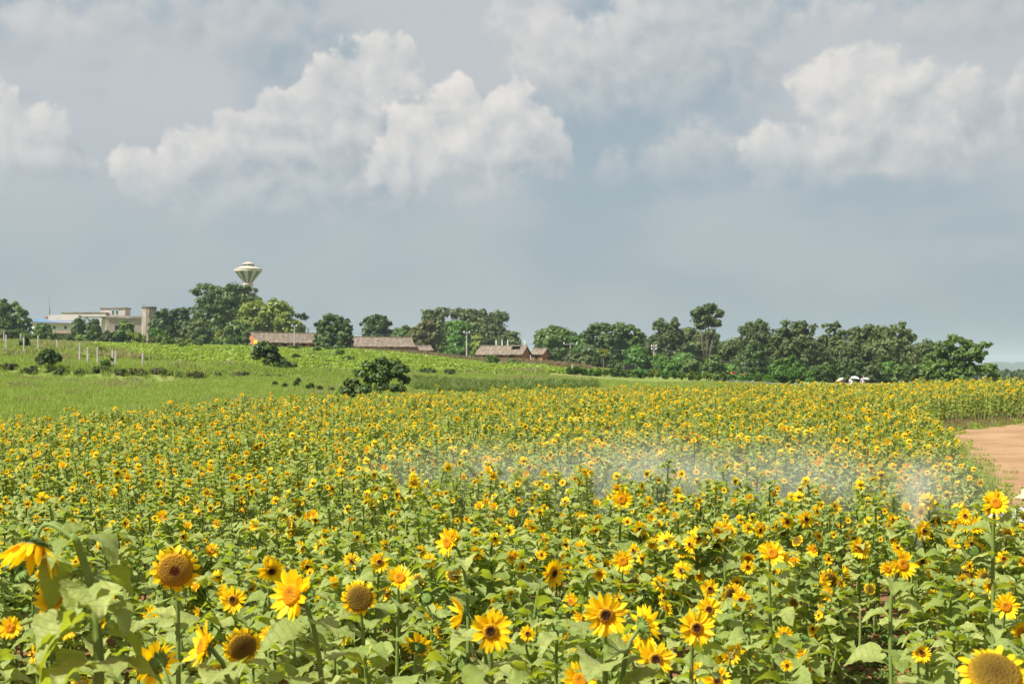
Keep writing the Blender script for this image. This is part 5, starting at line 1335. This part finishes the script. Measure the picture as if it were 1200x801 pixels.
def arch_shed():
    d = 385; k = d / F; x0 = (92 - 600) * k; g = gz(x0, d); z = CAMZ + (HORIZON - 387.5) * k - g
    root = empty('tiled_shed', (x0, d, g), R(0)); tag(root, 'low barrel-roofed tiled shed before the pale flat-roofed building', 'shed')
    def arch(x): return z * (1 - .42 * (x / (9 * k)) ** 2)
    xs = np.linspace(-9 * k, 9 * k, 13)
    m = MB(); V = [(x + 5 * k, -2, arch(x)) for x in xs] + [(x - 8 * k, 6, arch(x) + .1) for x in xs]; m.add(V, [(i, i + 1, 14 + i, 13 + i) for i in range(12)]); m.obj('roof', M_TILE, root)
    m = MB(); V = [(x + 5 * k, -1.85, arch(x) - .1) for x in xs] + [(x + 5 * k, -1.85, -.6) for x in xs]; m.add(V, [(i, i + 1, 14 + i, 13 + i) for i in range(12)]); m.obj('gable_wall', plain('dark_brick', (.07, .055, .05), (.12, .09, .08)), root)
    MB().box((-18 * k, 2, z * .45), (26 * k, 5, z * .9 + .6)).obj('side_wall', plain('wall_brown', (.26, .2, .16), (.34, .27, .21)), root)
    m = MB(); corrugated_roof(m, -31 * k, -5 * k, (4, z * 1.06), (-1.4, z * .8)); m.obj('roof', M_TILE, root)
arch_shed()
def tank():
    d = 410; k = d / F; x0 = (174.5 - 600) * k; g = gz(x0, d)
    z = CAMZ + (HORIZON - 359.5) * k - g; r = 8.4 * k
    root = empty('concrete_tank', (x0, d, g)); tag(root, 'round weathered concrete tank with a dark rim beside the pale building', 'tank')
    def st(t):
        sx = t.new('ShaderNodeTexCoord').outputs['Object']; n = t.noise(t.vmath('MULTIPLY', sx, (1.6, 1.6, .18)), 1.5, 5, .6)
        return bsdf(t, t.mix(t.range(n, .35, .65), rgb(.14, .12, .10), rgb(.40, .34, .29)), .9, .1)
    MB().lathe([(r * .98, -1), (r * .98, z * .3), (r, z * .32), (r, z - .5)], 28).obj('shell', material('tank_streaked', st), root, smooth=True)
    MB().lathe([(r * 1.0, z - .5), (r * 1.05, z - .46), (r * 1.05, z), (r * .9, z + .02), (0, z + .1)], 28).obj('rim', plain('tank_rim', (.07, .065, .06), (.13, .12, .11)), root)
    rail = MB(); n = 14
    for i in range(n): a = 6.283 * i / n; rail.tube([(r * .95 * math.cos(a), r * .95 * math.sin(a), z), (r * .95 * math.cos(a), r * .95 * math.sin(a), z + .85)], .025, 4)
    rail.tube([(r * .95 * math.cos(a), r * .95 * math.sin(a), z + .85) for a in np.linspace(0, 6.283, 29)], .025, 4); rail.obj('railing', M_METAL, root)
tank()
def water_tower():
    d = 600; k = d / F; x0 = (290.5 - 600) * k; g = gz(x0, d)
    def Z(py): return CAMZ + (HORIZON - py) * k - g
    root = empty('water_tower', (x0, d, g)); tag(root, 'striped funnel-shaped water tower rising over the huge dark tree', 'water tower')
    MB().lathe([(3.4 * k * 1.1, -1), (4.4 * k, Z(350)), (4.4 * k, Z(336))], 24).obj('shaft', M_CONC, root, smooth=True)
    MB().lathe([(4.4 * k, Z(335.2)), (6.2 * k, Z(334.8)), (6.4 * k, Z(333)), (4.8 * k, Z(332)), (4.8 * k, Z(331))], 24).obj('collar', plain('pink_plaster', (.50, .38, .37), (.58, .46, .44)), root)
    n = 18; cream = plain('stripe_cream', (.40, .34, .28), (.47, .41, .34)); blue = plain('stripe_slate', (.085, .11, .15), (.115, .145, .19))
    for i in range(n):
        a0, a1 = 6.283 * i / n, 6.283 * (i + 1) / n; m = MB(); V = []
        for (rr, zz) in ((4.9 * k, Z(331.2)), (10.4 * k, Z(324.5)), (15.6 * k, Z(318))):
            for a in (a0, a1): V.append((rr * math.cos(a), rr * math.sin(a), zz))
        m.add(V, [(0, 1, 3, 2), (2, 3, 5, 4)]); m.obj('stripe', cream if i % 2 else blue, root)
    MB().lathe([(15.6 * k, Z(318)), (16.2 * k, Z(317.8)), (16.2 * k, Z(315.6)), (15.6 * k, Z(315.4))], 26).obj('rim_band', M_CONC, root)
    MB().lathe([(16.6 * k, Z(315.5)), (16.6 * k, Z(315.0)), (7.2 * k, Z(312)), (6.5 * k, Z(311.8))], 26).obj('roof', plain('roof_cream', (.50, .41, .33), (.56, .47, .38)), root)
    la = MB(); la.lathe([(6.2 * k, Z(312)), (6.2 * k, Z(309.3))], 16); lo = la.obj('lantern', M_WHITE, root)
    for i in range(8): a = 6.283 * (i + .5) / 8; MB().box((6.25 * k * math.cos(a), 6.25 * k * math.sin(a), Z(310.5)), (.12, 1.5, .75), rz=a).obj('pane', M_TEALW, lo)
    MB().lathe([(7.6 * k, Z(309.6)), (7.6 * k, Z(309.1)), (0.1, Z(306.6))], 16).obj('cap', plain('roof_cream', (0, 0, 0), (0, 0, 0)), root)
    MB().tube([(0, 0, Z(307)), (0, 0, Z(301))], [.06, .03], 5).obj('mast', M_METAL, root)
    rail = MB()
    for i in range(20): a = 6.283 * i / 20; rail.tube([(16 * k * math.cos(a), 16 * k * math.sin(a), Z(315.3)), (16 * k * math.cos(a), 16 * k * math.sin(a), Z(311.6))], .035, 4)
    for zz in (311.7, 313.4): rail.tube([(16 * k * math.cos(a), 16 * k * math.sin(a), Z(zz)) for a in np.linspace(0, 6.283, 41)], .03, 4)
    rail.obj('railing', M_METAL, root)
water_tower()

# fence posts on the slope
PLAB = ['', 'farther', 'nearer']
for i, (px, top, base) in enumerate([(4.5, 389, 405), (7, 393, 414), (24, 391, 405), (28, 396, 416), (44.5, 394, 415), (67, 399, 413), (93, 403, 423), (102.5, 408, 431), (114, 408, 427.5), (132, 412, 434), (135.5, 412, 428.5), (167, 415, 433)]):
    p = hit(px, base, 60); d = p[1]; h = (base - top) / F * d
    root = empty('fence_post', tuple(p)); lean = hrng.uniform(-.03, .03)
    words = ['leftmost', 'second', 'third', 'fourth', 'fifth', 'sixth', 'seventh', 'eighth', 'ninth', 'tenth', 'eleventh', 'rightmost'][i]
    tag(root, 'square grey concrete fence post on the left slope, %s counted from the left' % words, 'post', 'concrete fence posts on the left slope')
    m = MB(); v = .075; m.add([(-v, -v, -.3), (v, -v, -.3), (v, v, -.3), (-v, v, -.3), (-v * .9 + lean, -v * .9, h), (v * .9 + lean, -v * .9, h), (v * .9 + lean, v * .9, h), (-v * .9 + lean, v * .9, h)], [(0, 1, 5, 4), (1, 2, 6, 5), (2, 3, 7, 6), (3, 0, 4, 7)]); m.obj('shaft', M_POST, root)
    MB().lathe([(v * 1.27, 0), (v * 1.27, .02), (.01, .08)], 4, c=(lean, 0, h)).obj('top', M_POST, root)
for i, px in enumerate((581.5, 588.5, 595.2, 615.2)):
    d = 322; x = (px - 600) / F * d; g = gz(x, d); h = CAMZ + (HORIZON - 398) / F * d - g
    o = MB().tube([(0, 0, -.3), (0, 0, h)], [.16, .13], 6).obj('concrete_post', M_WHITE); o.location = (x, d, g)
    tag(o, ['leftmost', 'second', 'third', 'rightmost'][i] + ' of the four pale posts rising behind the ruined roof', 'post', 'pale posts behind the ruin')

# power poles and wires
def pole(px, top, depth, label, arms, lean=0.0):
    x = (px - 600) / F * depth; g = gz(x, depth); h = CAMZ + (HORIZON - top) / F * depth - g
    root = empty('utility_pole', (x, depth, g)); tag(root, label, 'utility pole', 'power poles')
    MB().tube([(0, 0, -.5), (lean, 0, h)], [.19, .13], 8).obj('shaft', M_POST, root)
    for (dz, w) in arms:
        a = MB().box((lean, -.16, h - dz), (w, .12, .14)).obj('crossarm', M_METAL, root)
        for s in (-1, 1): MB().lathe([(.03, 0), (.13, .05), (.16, .2), (.10, .32), (.02, .36)], 8, c=(lean + s * w * .42, -.16, h - dz + .07)).obj('insulator', M_WHITE, a)
    return np.array([x + lean, depth - .16, g + h - (arms[0][0] if arms else .1) + .3])
pA = pole(345, 381, 312, 'thin pole in front of the left row house roof', [(.3, 1.2)])
pB = pole(547, 388, 292, 'tall thin pole left of the ruined house', [(.4, 1.3)])
pC = pole(668.5, 402, 318, 'pole with a single crossarm before the broad mid green tree', [(.25, 3.4)])
pD = pole(766.3, 403.5, 300, 'pole with two white-insulated crossarms among the bright low trees', [(.5, 1.1), (1.1, 1.1)])
pE = np.array([(905 - 600) / F * 285, 285, CAMZ + (HORIZON - 424) / F * 285])
for (a, b, lab) in ((pA, pB, 'wire strung from the left house pole to the tall thin pole'), (pB, pC, 'wire strung from the tall thin pole to the single-crossarm pole'), (pC, pD, 'wire strung between the two poles before the wood'), (pD, pE, 'wire running right from the two-armed pole into the wood')):
    t = np.linspace(0, 1, 16)[:, None]; P = a * (1 - t) + b * t; P[:, 2] -= 1.3 * 4 * (t * (1 - t))[:, 0]
    tag(MB().tube(P, .03, 4, cap=False).obj('wire', plain('wire_grey', (.10, .10, .10), (.14, .14, .14))), lab, 'wire', 'power wires')
# small marker post by the crop
x = (670.5 - 600) / F * 215; g = gz(x, 215); root = empty('marker_post', (x, 215, g)); tag(root, 'short pale marker post in the grass below the single-crossarm pole', 'post')
MB().box((0, 0, .5), (.26, .2, 1.4)).obj('shaft', M_POST, root); MB().box((0, 0, 1.24), (.32, .26, .08)).obj('cap', plain('rust_red', (.35, .12, .08), (.42, .17, .11)), root)

# grey road showing past the sunflowers on the right
def far_road():
    V = []; n = 60
    for i in range(n):
        p = 850 + i * 5.2; d = 172 - i * .25; x = (p - 600) / F * d
        for dd in (-2.2, 2.2): V.append((x, d + dd, gz(x, d + dd) + .35))
    m = MB(); m.add(V, [(2 * i, 2 * i + 1, 2 * i + 3, 2 * i + 2) for i in range(n - 1)]); tag(m.obj('paved_road', plain('asphalt_grey', (.13, .13, .135), (.19, .19, .19), .5)), kind='structure')
far_road()

# ------------------------------------------------------------------ carts at the edge of the wood
def wheel(root, x, y, r, w=.12):
    m = MB(); prof = [(r * .62, -w / 2), (r * .95, -w / 2), (r, -w / 4), (r, w / 4), (r * .95, w / 2), (r * .62, w / 2)]
    m.lathe(prof, 16); M = Matrix.Translation((x, y, r)) @ Matrix.Rotation(math.pi / 2, 4, 'X')
    o = m.obj('wheel', plain('rubber', (.02, .02, .02), (.035, .035, .035)), root, M); MB().lathe([(.02, -w * .4), (r * .62, -w * .35), (r * .62, w * .35), (.02, w * .4)], 12).obj('rim', M_METAL, o)
def cart(px, depth_, base_row, hood, body, L, hh, label, name='motor_tricycle'):
    depth = hit(px, base_row, 90)[1]; x = (px - 600) / F * depth; g = gz(x, depth)
    root = empty(name, (x, depth, g)); tag(root, label, 'cart', 'carts at the edge of the wood')
    for (wx, wy) in ((-L * .36, -.5), (-L * .36, .5), (L * .40, 0)): wheel(root, wx, wy, .27)
    m = MB(); m.box((-L * .12, 0, .62), (L * .62, 1.05, .30)); m.box((-L * .12, -.5, .86), (L * .62, .05, .28)); m.box((-L * .12, .5, .86), (L * .62, .05, .28)); m.obj('bed', body, root)
    m = MB(); m.add([(L * .2, -.4, .45), (L * .46, -.22, .45), (L * .46, .22, .45), (L * .2, .4, .45), (L * .2, -.4, .95), (L * .42, -.2, 1.12), (L * .42, .2, 1.12), (L * .2, .4, .95)], [(0, 1, 5, 4), (1, 2, 6, 5), (2, 3, 7, 6), (4, 5, 6, 7), (0, 4, 7, 3)]); m.obj('cab', body, root)
    MB().tube([(L * .40, 0, .27), (L * .36, 0, 1.15)], .035, 6).obj('fork', M_METAL, root); MB().tube([(L * .34, -.35, 1.18), (L * .37, 0, 1.14), (L * .34, .35, 1.18)], .025, 6).obj('handlebar', M_METAL, root)
    if hood:
        m = MB(); z0, z1 = .98, 1.0 + hh; a0, a1 = -L * .44, L * .42
        V = [(a0, -.6, z0), (a0 + .15, -.6, z1), (a1, -.6, z1 - .22), (a1 - .1, -.6, z0 + .2), (a0, .6, z0), (a0 + .15, .6, z1), (a1, .6, z1 - .22), (a1 - .1, .6, z0 + .2)]
        m.add(V, [(0, 3, 2, 1), (4, 5, 6, 7), (1, 2, 6, 5), (0, 1, 5, 4)]); m.obj('hood', hood, root)
        for sx_ in (a0 + .05, a1 - .15): MB().tube([(sx_, -.62, .7), (sx_, -.62, z1 - .1)], .025, 5).obj('hood_post', M_METAL, root)
    return root
M_BLK = plain('black_tarp', (.012, .012, .013), (.03, .03, .03), 2, .6); M_RED = plain('red_paint', (.45, .03, .025), (.55, .05, .04), 2, .4); M_TEAL = plain('teal_paint', (.02, .22, .24), (.04, .30, .32), 2, .4)
cart(738, 246, 440.8, M_BLK, M_RED, 2.3, .95, 'black-hooded red cart standing above the planted shrub row')
cart(752.5, 244, 441.4, None, M_TEAL, 2.0, 0, 'open teal cart right of the black-hooded one')
cart(858.5, 205, 444.6, M_RED, M_RED, .85, .22, 'small red-hooded cart half hidden by the end of the shrub row')
cart(871, 206, 445, None, M_RED, .7, 0, 'second small red cart right of the red-hooded one')

# ================================================================== PEOPLE
M_SKIN = plain('skin', (.52, .30, .20), (.60, .36, .25), 6, .5, .3, .05)
M_HAIR = plain('hair_black', (.012, .010, .009), (.025, .02, .018), 20, .45, .3)
M_EYE = plain('eye_dark', (.02, .015, .012), (.03, .02, .018), 5, .2)
M_LIP = plain('lip', (.45, .16, .13), (.5, .2, .16), 9)
def skin_mesh(name, verts, edges, radii, mat, parent, root=0):
    me = bpy.data.meshes.new(name); me.from_pydata([tuple(v) for v in verts], edges, [])
    o = link(name, me, parent); me.materials.append(mat)
    md = o.modifiers.new('skin', 'SKIN')
    for i, r in enumerate(radii): me.skin_vertices[0].data[i].radius = r if isinstance(r, tuple) else (r, r)
    me.skin_vertices[0].data[root].use_root = True
    md.use_smooth_shade = True
    s = o.modifiers.new('sub', 'SUBSURF'); s.levels = 2; s.render_levels = 2
    return o
def person(loc, rz, H, label, shirt, trousers, hat=None, arms='down', group=None):
    root = empty('person', loc, rz); tag(root, label, 'person', group)
    k = H / 1.0
    def P(*a): return [(x * k, y * k, z * k) for x, y, z in a]
    # joints (faces local -Y), proportions of a standing figure
    hip, waist, chest, neck, headb = (0, 0, .50), (0, 0, .60), (0, 0, .73), (0, 0, .825), (0, -.01, .865)
    V = P(hip, waist, chest, neck, headb); E = [(0, 1), (1, 2), (2, 3), (3, 4)]; Rr = [(.085 * k, .065 * k), (.075 * k, .058 * k), (.088 * k, .062 * k), .032 * k, .036 * k]
    for s in (-1, 1):
        n = len(V); V += P((s * .055, 0, .47), (s * .062, -.012, .27), (s * .065, .012, .055), (s * .068, -.06, .02)); E += [(0, n), (n, n + 1), (n + 1, n + 2), (n + 2, n + 3)]; Rr += [.058 * k, .042 * k, .026 * k, (.024 * k, .016 * k)]
        n = len(V)
        if arms == 'up' and s > 0: hand = ((s * .11, 0, .79), (s * .15, -.05, .66), (s * .10, -.14, .76), (s * .09, -.15, .80))
        elif arms == 'forward': hand = ((s * .115, 0, .79), (s * .145, -.03, .64), (s * .09, -.16, .60), (s * .075, -.20, .60))
        else: hand = ((s * .115, 0, .79), (s * .155, .01, .63), (s * .165, -.03, .48), (s * .165, -.045, .44))
        V += P(*hand); E += [(2, n), (n, n + 1), (n + 1, n + 2), (n + 2, n + 3)]; Rr += [.036 * k, .028 * k, .019 * k, (.022 * k, .013 * k)]
        wr = np.array(P(hand[3])[0]); d_ = np.array(P(hand[3])[0]) - np.array(P(hand[2])[0]); d_ /= np.linalg.norm(d_)
        sd = np.cross(d_, [0, 1, 0]); sd /= np.linalg.norm(sd) + 1e-9
        for j, L in enumerate((.030, .037, .040, .036)):
            b = wr + sd * (j - 1.5) * .0085 * k; n2 = len(V); V += [tuple(b), tuple(b + d_ * L * .55 * k), tuple(b + d_ * L * k + np.array([0, -.008, 0]) * k)]; E += [(n + 3, n2), (n2, n2 + 1), (n2 + 1, n2 + 2)]; Rr += [.0055 * k, .005 * k, .004 * k]
        n2 = len(V); b = wr - d_ * .012 * k - s * sd * .012 * k; V += [tuple(b), tuple(b - s * sd * .014 * k + d_ * .022 * k)]; E += [(n + 3, n2), (n2, n2 + 1)]; Rr += [.006 * k, .0048 * k]
    skin_mesh('body', V, E, Rr, M_SKIN, root)
    # clothes follow the body
    V = P((0, 0, .50), (0, 0, .60), (0, 0, .73), (0, 0, .80)); E = [(0, 1), (1, 2), (2, 3)]; Rr = [(.100 * k, .082 * k), (.088 * k, .072 * k), (.100 * k, .076 * k), .05 * k]
    for s in (-1, 1):
        n = len(V); up = arms == 'up' and s > 0; V += P((s * .115, 0, .79), (s * .150, -.05 if up else .005, .66)); E += [(2, n), (n, n + 1)]; Rr += [.048 * k, .042 * k]
    skin_mesh('shirt', V, E, Rr, shirt, root)
    V = P((0, 0, .51), (0, 0, .47)); E = [(0, 1)]; Rr = [(.096 * k, .078 * k), (.094 * k, .076 * k)]
    for s in (-1, 1):
        n = len(V); V += P((s * .055, 0, .44), (s * .063, -.012, .27), (s * .066, .010, .10)); E += [(1, n), (n, n + 1), (n + 1, n + 2)]; Rr += [.068 * k, .054 * k, .044 * k]
    skin_mesh('trousers', V, E, Rr, trousers, root)
    # head with face
    hc = np.array((0, -.012, .925)) * k; a, b, c = .058 * k, .066 * k, .076 * k
    m = MB(); n1, n2 = 14, 18; Vh = []
    for i in range(n1 + 1):
        th = math.pi * i / n1
        for j in range(n2):
            ph = 2 * math.pi * j / n2; x = math.sin(th) * math.cos(ph); y = math.sin(th) * math.sin(ph); z = math.cos(th)
            jaw = 1 - .22 * max(0, -z - .1); Vh.append((hc[0] + a * x * jaw, hc[1] + b * y * jaw, hc[2] + c * z))
    m.add(Vh, [(i * n2 + j, i * n2 + (j + 1) % n2, (i + 1) * n2 + (j + 1) % n2, (i + 1) * n2 + j) for i in range(n1) for j in range(n2)])
    m.tube([hc + (0, -b * .93, c * .12), hc + (0, -b * 1.17, -c * .14), hc + (0, -b * .95, -c * .20)], [.004 * k, .011 * k, .009 * k], 6)
    for s in (-1, 1): m.lathe([(.002 * k, -.008 * k), (.012 * k, -.004 * k), (.015 * k, .004 * k), (.004 * k, .008 * k)], 8, c=hc + np.array((s * a * 1.0, 0, -.002 * k)))
    h = m.obj('head', M_SKIN, root, smooth=True)
    for s in (-1, 1): MB().lathe([(.001, -.004 * k), (.009 * k, 0), (.001, .004 * k)], 8, c=hc + np.array((s * .022 * k, -b * .93, .002 * k))).obj('eye', M_EYE, h)
    MB().tube([hc + (-.017 * k, -b * .90, -c * .45), hc + (0, -b * .96, -c * .47), hc + (.017 * k, -b * .90, -c * .45)], .0045 * k, 5).obj('mouth', M_LIP, h)
    m = MB(); Vh = []
    for i in range(8):
        th = math.pi * .60 * i / 7
        for j in range(n2):
            ph = 2 * math.pi * j / n2; x = math.sin(th) * math.cos(ph); y = math.sin(th) * math.sin(ph); z = math.cos(th); f = 1.08 if y > -.5 else (1.07 if z > .45 else .9)
            Vh.append((hc[0] + a * x * f, hc[1] + b * y * f + .004 * k, hc[2] + c * z * 1.07))
    m.add(Vh, [(i * n2 + j, i * n2 + (j + 1) % n2, (i + 1) * n2 + (j + 1) % n2, (i + 1) * n2 + j) for i in range(7) for j in range(n2)]); m.obj('hair', M_HAIR, h, smooth=True)
    if hat:
        z = hc[2] + c * .35
        m = MB(); m.lathe([(.145 * k, -.03 * k), (.15 * k, -.024 * k), (.075 * k, .012 * k), (.072 * k, .03 * k), (.064 * k, .068 * k), (.035 * k, .082 * k), (.001, .085 * k)], 22, c=(hc[0], hc[1], z)); m.obj('sun_hat', hat, root, smooth=True)
    return root
M_PINK = plain('pink_cloth', (.62, .36, .30), (.70, .44, .36), 8); M_TANHAT = plain('straw', (.52, .36, .24), (.62, .45, .31), 30)
M_SHIRT = plain('white_blue_cloth', (.62, .66, .74), (.76, .78, .82), 5); M_NAVY = plain('blue_cloth', (.10, .13, .24), (.15, .19, .32), 6); M_LILAC = plain('lilac_cloth', (.42, .42, .56), (.52, .52, .64), 6); M_MAG = plain('magenta_cloth', (.55, .05, .28), (.62, .08, .34), 6)
x, d = (1168 - 600) / F * 15.0, 15.0
person((x, d, gz(x, d)), R(12), 0.97, 'child in pink sun hat and white top behind the tall golden sunflower', M_SHIRT, M_NAVY, M_PINK, 'forward')
x, d = (1203 - 600) / F * 15.4, 15.4
person((x, d, gz(x, d) + .05), R(-25), 0.93, 'child in a straw hat and lilac top at the right edge, beside the pink-hatted child', M_LILAC, M_NAVY, M_TANHAT, 'down')

# people under parasols past the far edge of the field
def parasol(px, row_top, depth, wpx, mat, label, tilt=0.0, hold=None):
    k = depth / F; x = (px - 600) * k; z = CAMZ + (HORIZON - row_top) * k; r = wpx * k / 2; g = gz(x, depth)
    root = empty('parasol', (x, depth, z - 1.0)); root.rotation_euler = (0, tilt, 0); tag(root, label, 'parasol', 'parasols past the field')
    n = 8; m = MB(); Vp = []
    for (f, dz) in ((0.03, 0), (.35, -.05), (.7, -.2), (1.0, -.46)):
        for j in range(n * 2):
            an = math.pi * j / n; sc = 1 - (.06 * (j % 2) if f > .5 else 0); Vp.append((r * f * sc * math.cos(an), r * f * sc * math.sin(an), 1.0 + dz * r * .95 - (.0 if j % 2 == 0 else .02 * f)))
    q = n * 2; m.add(Vp, [(i * q + j, i * q + (j + 1) % q, (i + 1) * q + (j + 1) % q, (i + 1) * q + j) for i in range(3) for j in range(q)]); m.obj('canopy', mat, root, smooth=True)
    MB().tube([(0, 0, .12), (0, 0, 1.06)], .012, 6).obj('shaft', M_METAL, root); MB().tube([(0, 0, .0), (0, 0, .13)], .02, 6).obj('handle', M_WOOD, root)
    for j in range(n): an = 2 * math.pi * j / n; MB().tube([(0, 0, .98), (r * .95 * math.cos(an), r * .95 * math.sin(an), 1.0 - .44 * r)], .006, 4, cap=False).obj('rib', M_METAL, root)
    return x, g, z
M_PWHITE = plain('parasol_white', (.62, .62, .62), (.70, .70, .69), 2, .6); M_PGREY = plain('parasol_grey', (.45, .43, .45), (.55, .53, .54), 2, .6)
for (px, row, d, w, mat, lab, tilt, sh, plab) in [(1000.5, 440.5, 128, 11.5, M_PWHITE, 'white dome parasol, the largest of three beyond the field', R(8), M_SHIRT, 'person in a white shirt under the largest white parasol'),
                                                 (989.5, 441.8, 126, 8, M_PWHITE, 'smaller white parasol tilted left beside the largest one', R(-25), M_MAG, 'person in magenta under the tilted small parasol'),
                                                 (1014, 442, 130, 8.5, M_PGREY, 'grey parasol, rightmost of three beyond the field', R(6), M_LILAC, 'person in lilac under the grey parasol')]:
    x, g, z = parasol(px, row, d, w, mat, lab, tilt)
    Hh = min(1.7, max(1.45, z - g - .12)); person((x - .10 * Hh, d + .14 * Hh, max(g, z - Hh - .22)), R(10), Hh, plab, sh, M_NAVY, None, 'up', 'people under the parasols')

# ================================================================== WATER SPRAY AND AIR
def mist_volume(name, label, cat, loc, size, dens, seed, rz=0.0, shape='puff'):
    bm_v = []; rng = np.random.default_rng(seed); n1, n2 = 12, 20; m = MB()
    for i in range(n1 + 1):
        th = math.pi * i / n1
        for j in range(n2):
            ph = 2 * math.pi * j / n2; s = .97 + .03 * math.sin(3 * ph + seed) * math.sin(2 * th)
            bm_v.append((size[0] * math.sin(th) * math.cos(ph) * s, size[1] * math.sin(th) * math.sin(ph) * s, size[2] * math.cos(th) * s))
    m.add(bm_v, [(i * n2 + j, (i + 1) * n2 + j, (i + 1) * n2 + (j + 1) % n2, i * n2 + (j + 1) % n2) for i in range(n1) for j in range(n2)])
    mt = bpy.data.materials.new(name); mt.use_nodes = True; mt.node_tree.nodes.clear(); t = NT(mt.node_tree)
    p = t.new('ShaderNodeTexCoord').outputs['Object']; q = t.vmath('MULTIPLY', p, (1 / size[0], 1 / size[1], 1 / size[2]))
    L = t.vmath('LENGTH', q)
    nz = t.noise(p, 1.5, 3, .55)
    if shape == 'jet':      # thin at the nozzle, opening upwards
        sx = t.new('ShaderNodeSeparateXYZ'); t.l.new(p, sx.inputs[0]); hgt = t.math('DIVIDE', t.math('ADD', sx.outputs[2], size[2]), 2 * size[2])
        rr = t.math('SQRT', t.math('ADD', t.math('POWER', sx.outputs[0], 2.0), t.math('POWER', sx.outputs[1], 2.0)))
        wid = t.math('MULTIPLY_ADD', t.math('POWER', hgt, 1.4), size[0] * .8, .035)
        fall = t.math('MULTIPLY', t.range(t.math('DIVIDE', rr, wid), 1.0, 0.0), t.range(hgt, 1.0, .6))
        fall = t.math('MULTIPLY', fall, t.math('DIVIDE', .09, t.math('MULTIPLY', wid, 1.0)))
    else:
        fall = t.math('POWER', t.range(L, 1.0, 0.0), 1.4)
        fall = t.math('MULTIPLY', fall, t.range(nz, .22, .78))
    v = t.new('ShaderNodeVolumePrincipled'); v.inputs['Color'].default_value = rgb(.97, .98, 1.0); v.inputs['Anisotropy'].default_value = .25
    t.l.new(t.math('MULTIPLY', fall, dens), v.inputs['Density'])
    out = t.new('ShaderNodeOutputMaterial'); t.l.new(v.outputs[0], out.inputs['Volume'])
    o = m.obj(name, mt); o.location = loc; o.rotation_euler = (0, 0, rz); tag(o, label, cat, kind='stuff')
    return o
def M_at(px, py, d): return tuple(at(px, py, d))
mist_volume('spray_mist', 'thin water mist drifting over the sunflowers, left part', 'mist', M_at(555, 578, 17.6), (2.4, 2.0, .95), .42, 1)
mist_volume('spray_mist', 'water mist drifting over the sunflowers, middle part', 'mist', M_at(745, 574, 16.8), (2.1, 2.0, .98), .62, 4)
mist_volume('spray_mist', 'water mist drifting over the sunflowers, left of the jet', 'mist', M_at(925, 576, 16.0), (1.9, 1.8, .92), .52, 7)
mist_volume('water_jet', 'upright jet of water spray from a hidden sprinkler among the sunflowers', 'spray', M_at(1075, 586, 11.4), (.46, .46, .42), 5.5, 9, shape='jet')
mist_volume('spray_mist', 'fine mist fanning out right of the water jet', 'mist', M_at(1100, 572, 13.6), (.85, .8, .6), .6, 11)

def haze():
    m = MB(); x, y0, y1, z0, z1 = 5200, -600, 6800, -40, 62
    m.box((0, (y0 + y1) / 2, (z0 + z1) / 2), (2 * x, y1 - y0, z1 - z0))
    mt = bpy.data.materials.new('haze'); mt.use_nodes = True; mt.node_tree.nodes.clear(); t = NT(mt.node_tree)
    v = t.new('ShaderNodeVolumePrincipled'); v.inputs['Color'].default_value = rgb(.70, .85, 1.0); v.inputs['Density'].default_value = HAZE; v.inputs['Anisotropy'].default_value = .1
    out = t.new('ShaderNodeOutputMaterial'); t.l.new(v.outputs[0], out.inputs['Volume'])
    tag(m.obj('haze', mt), 'pale summer haze over the whole country', 'haze', kind='stuff')
HAZE = 0.00011
haze()
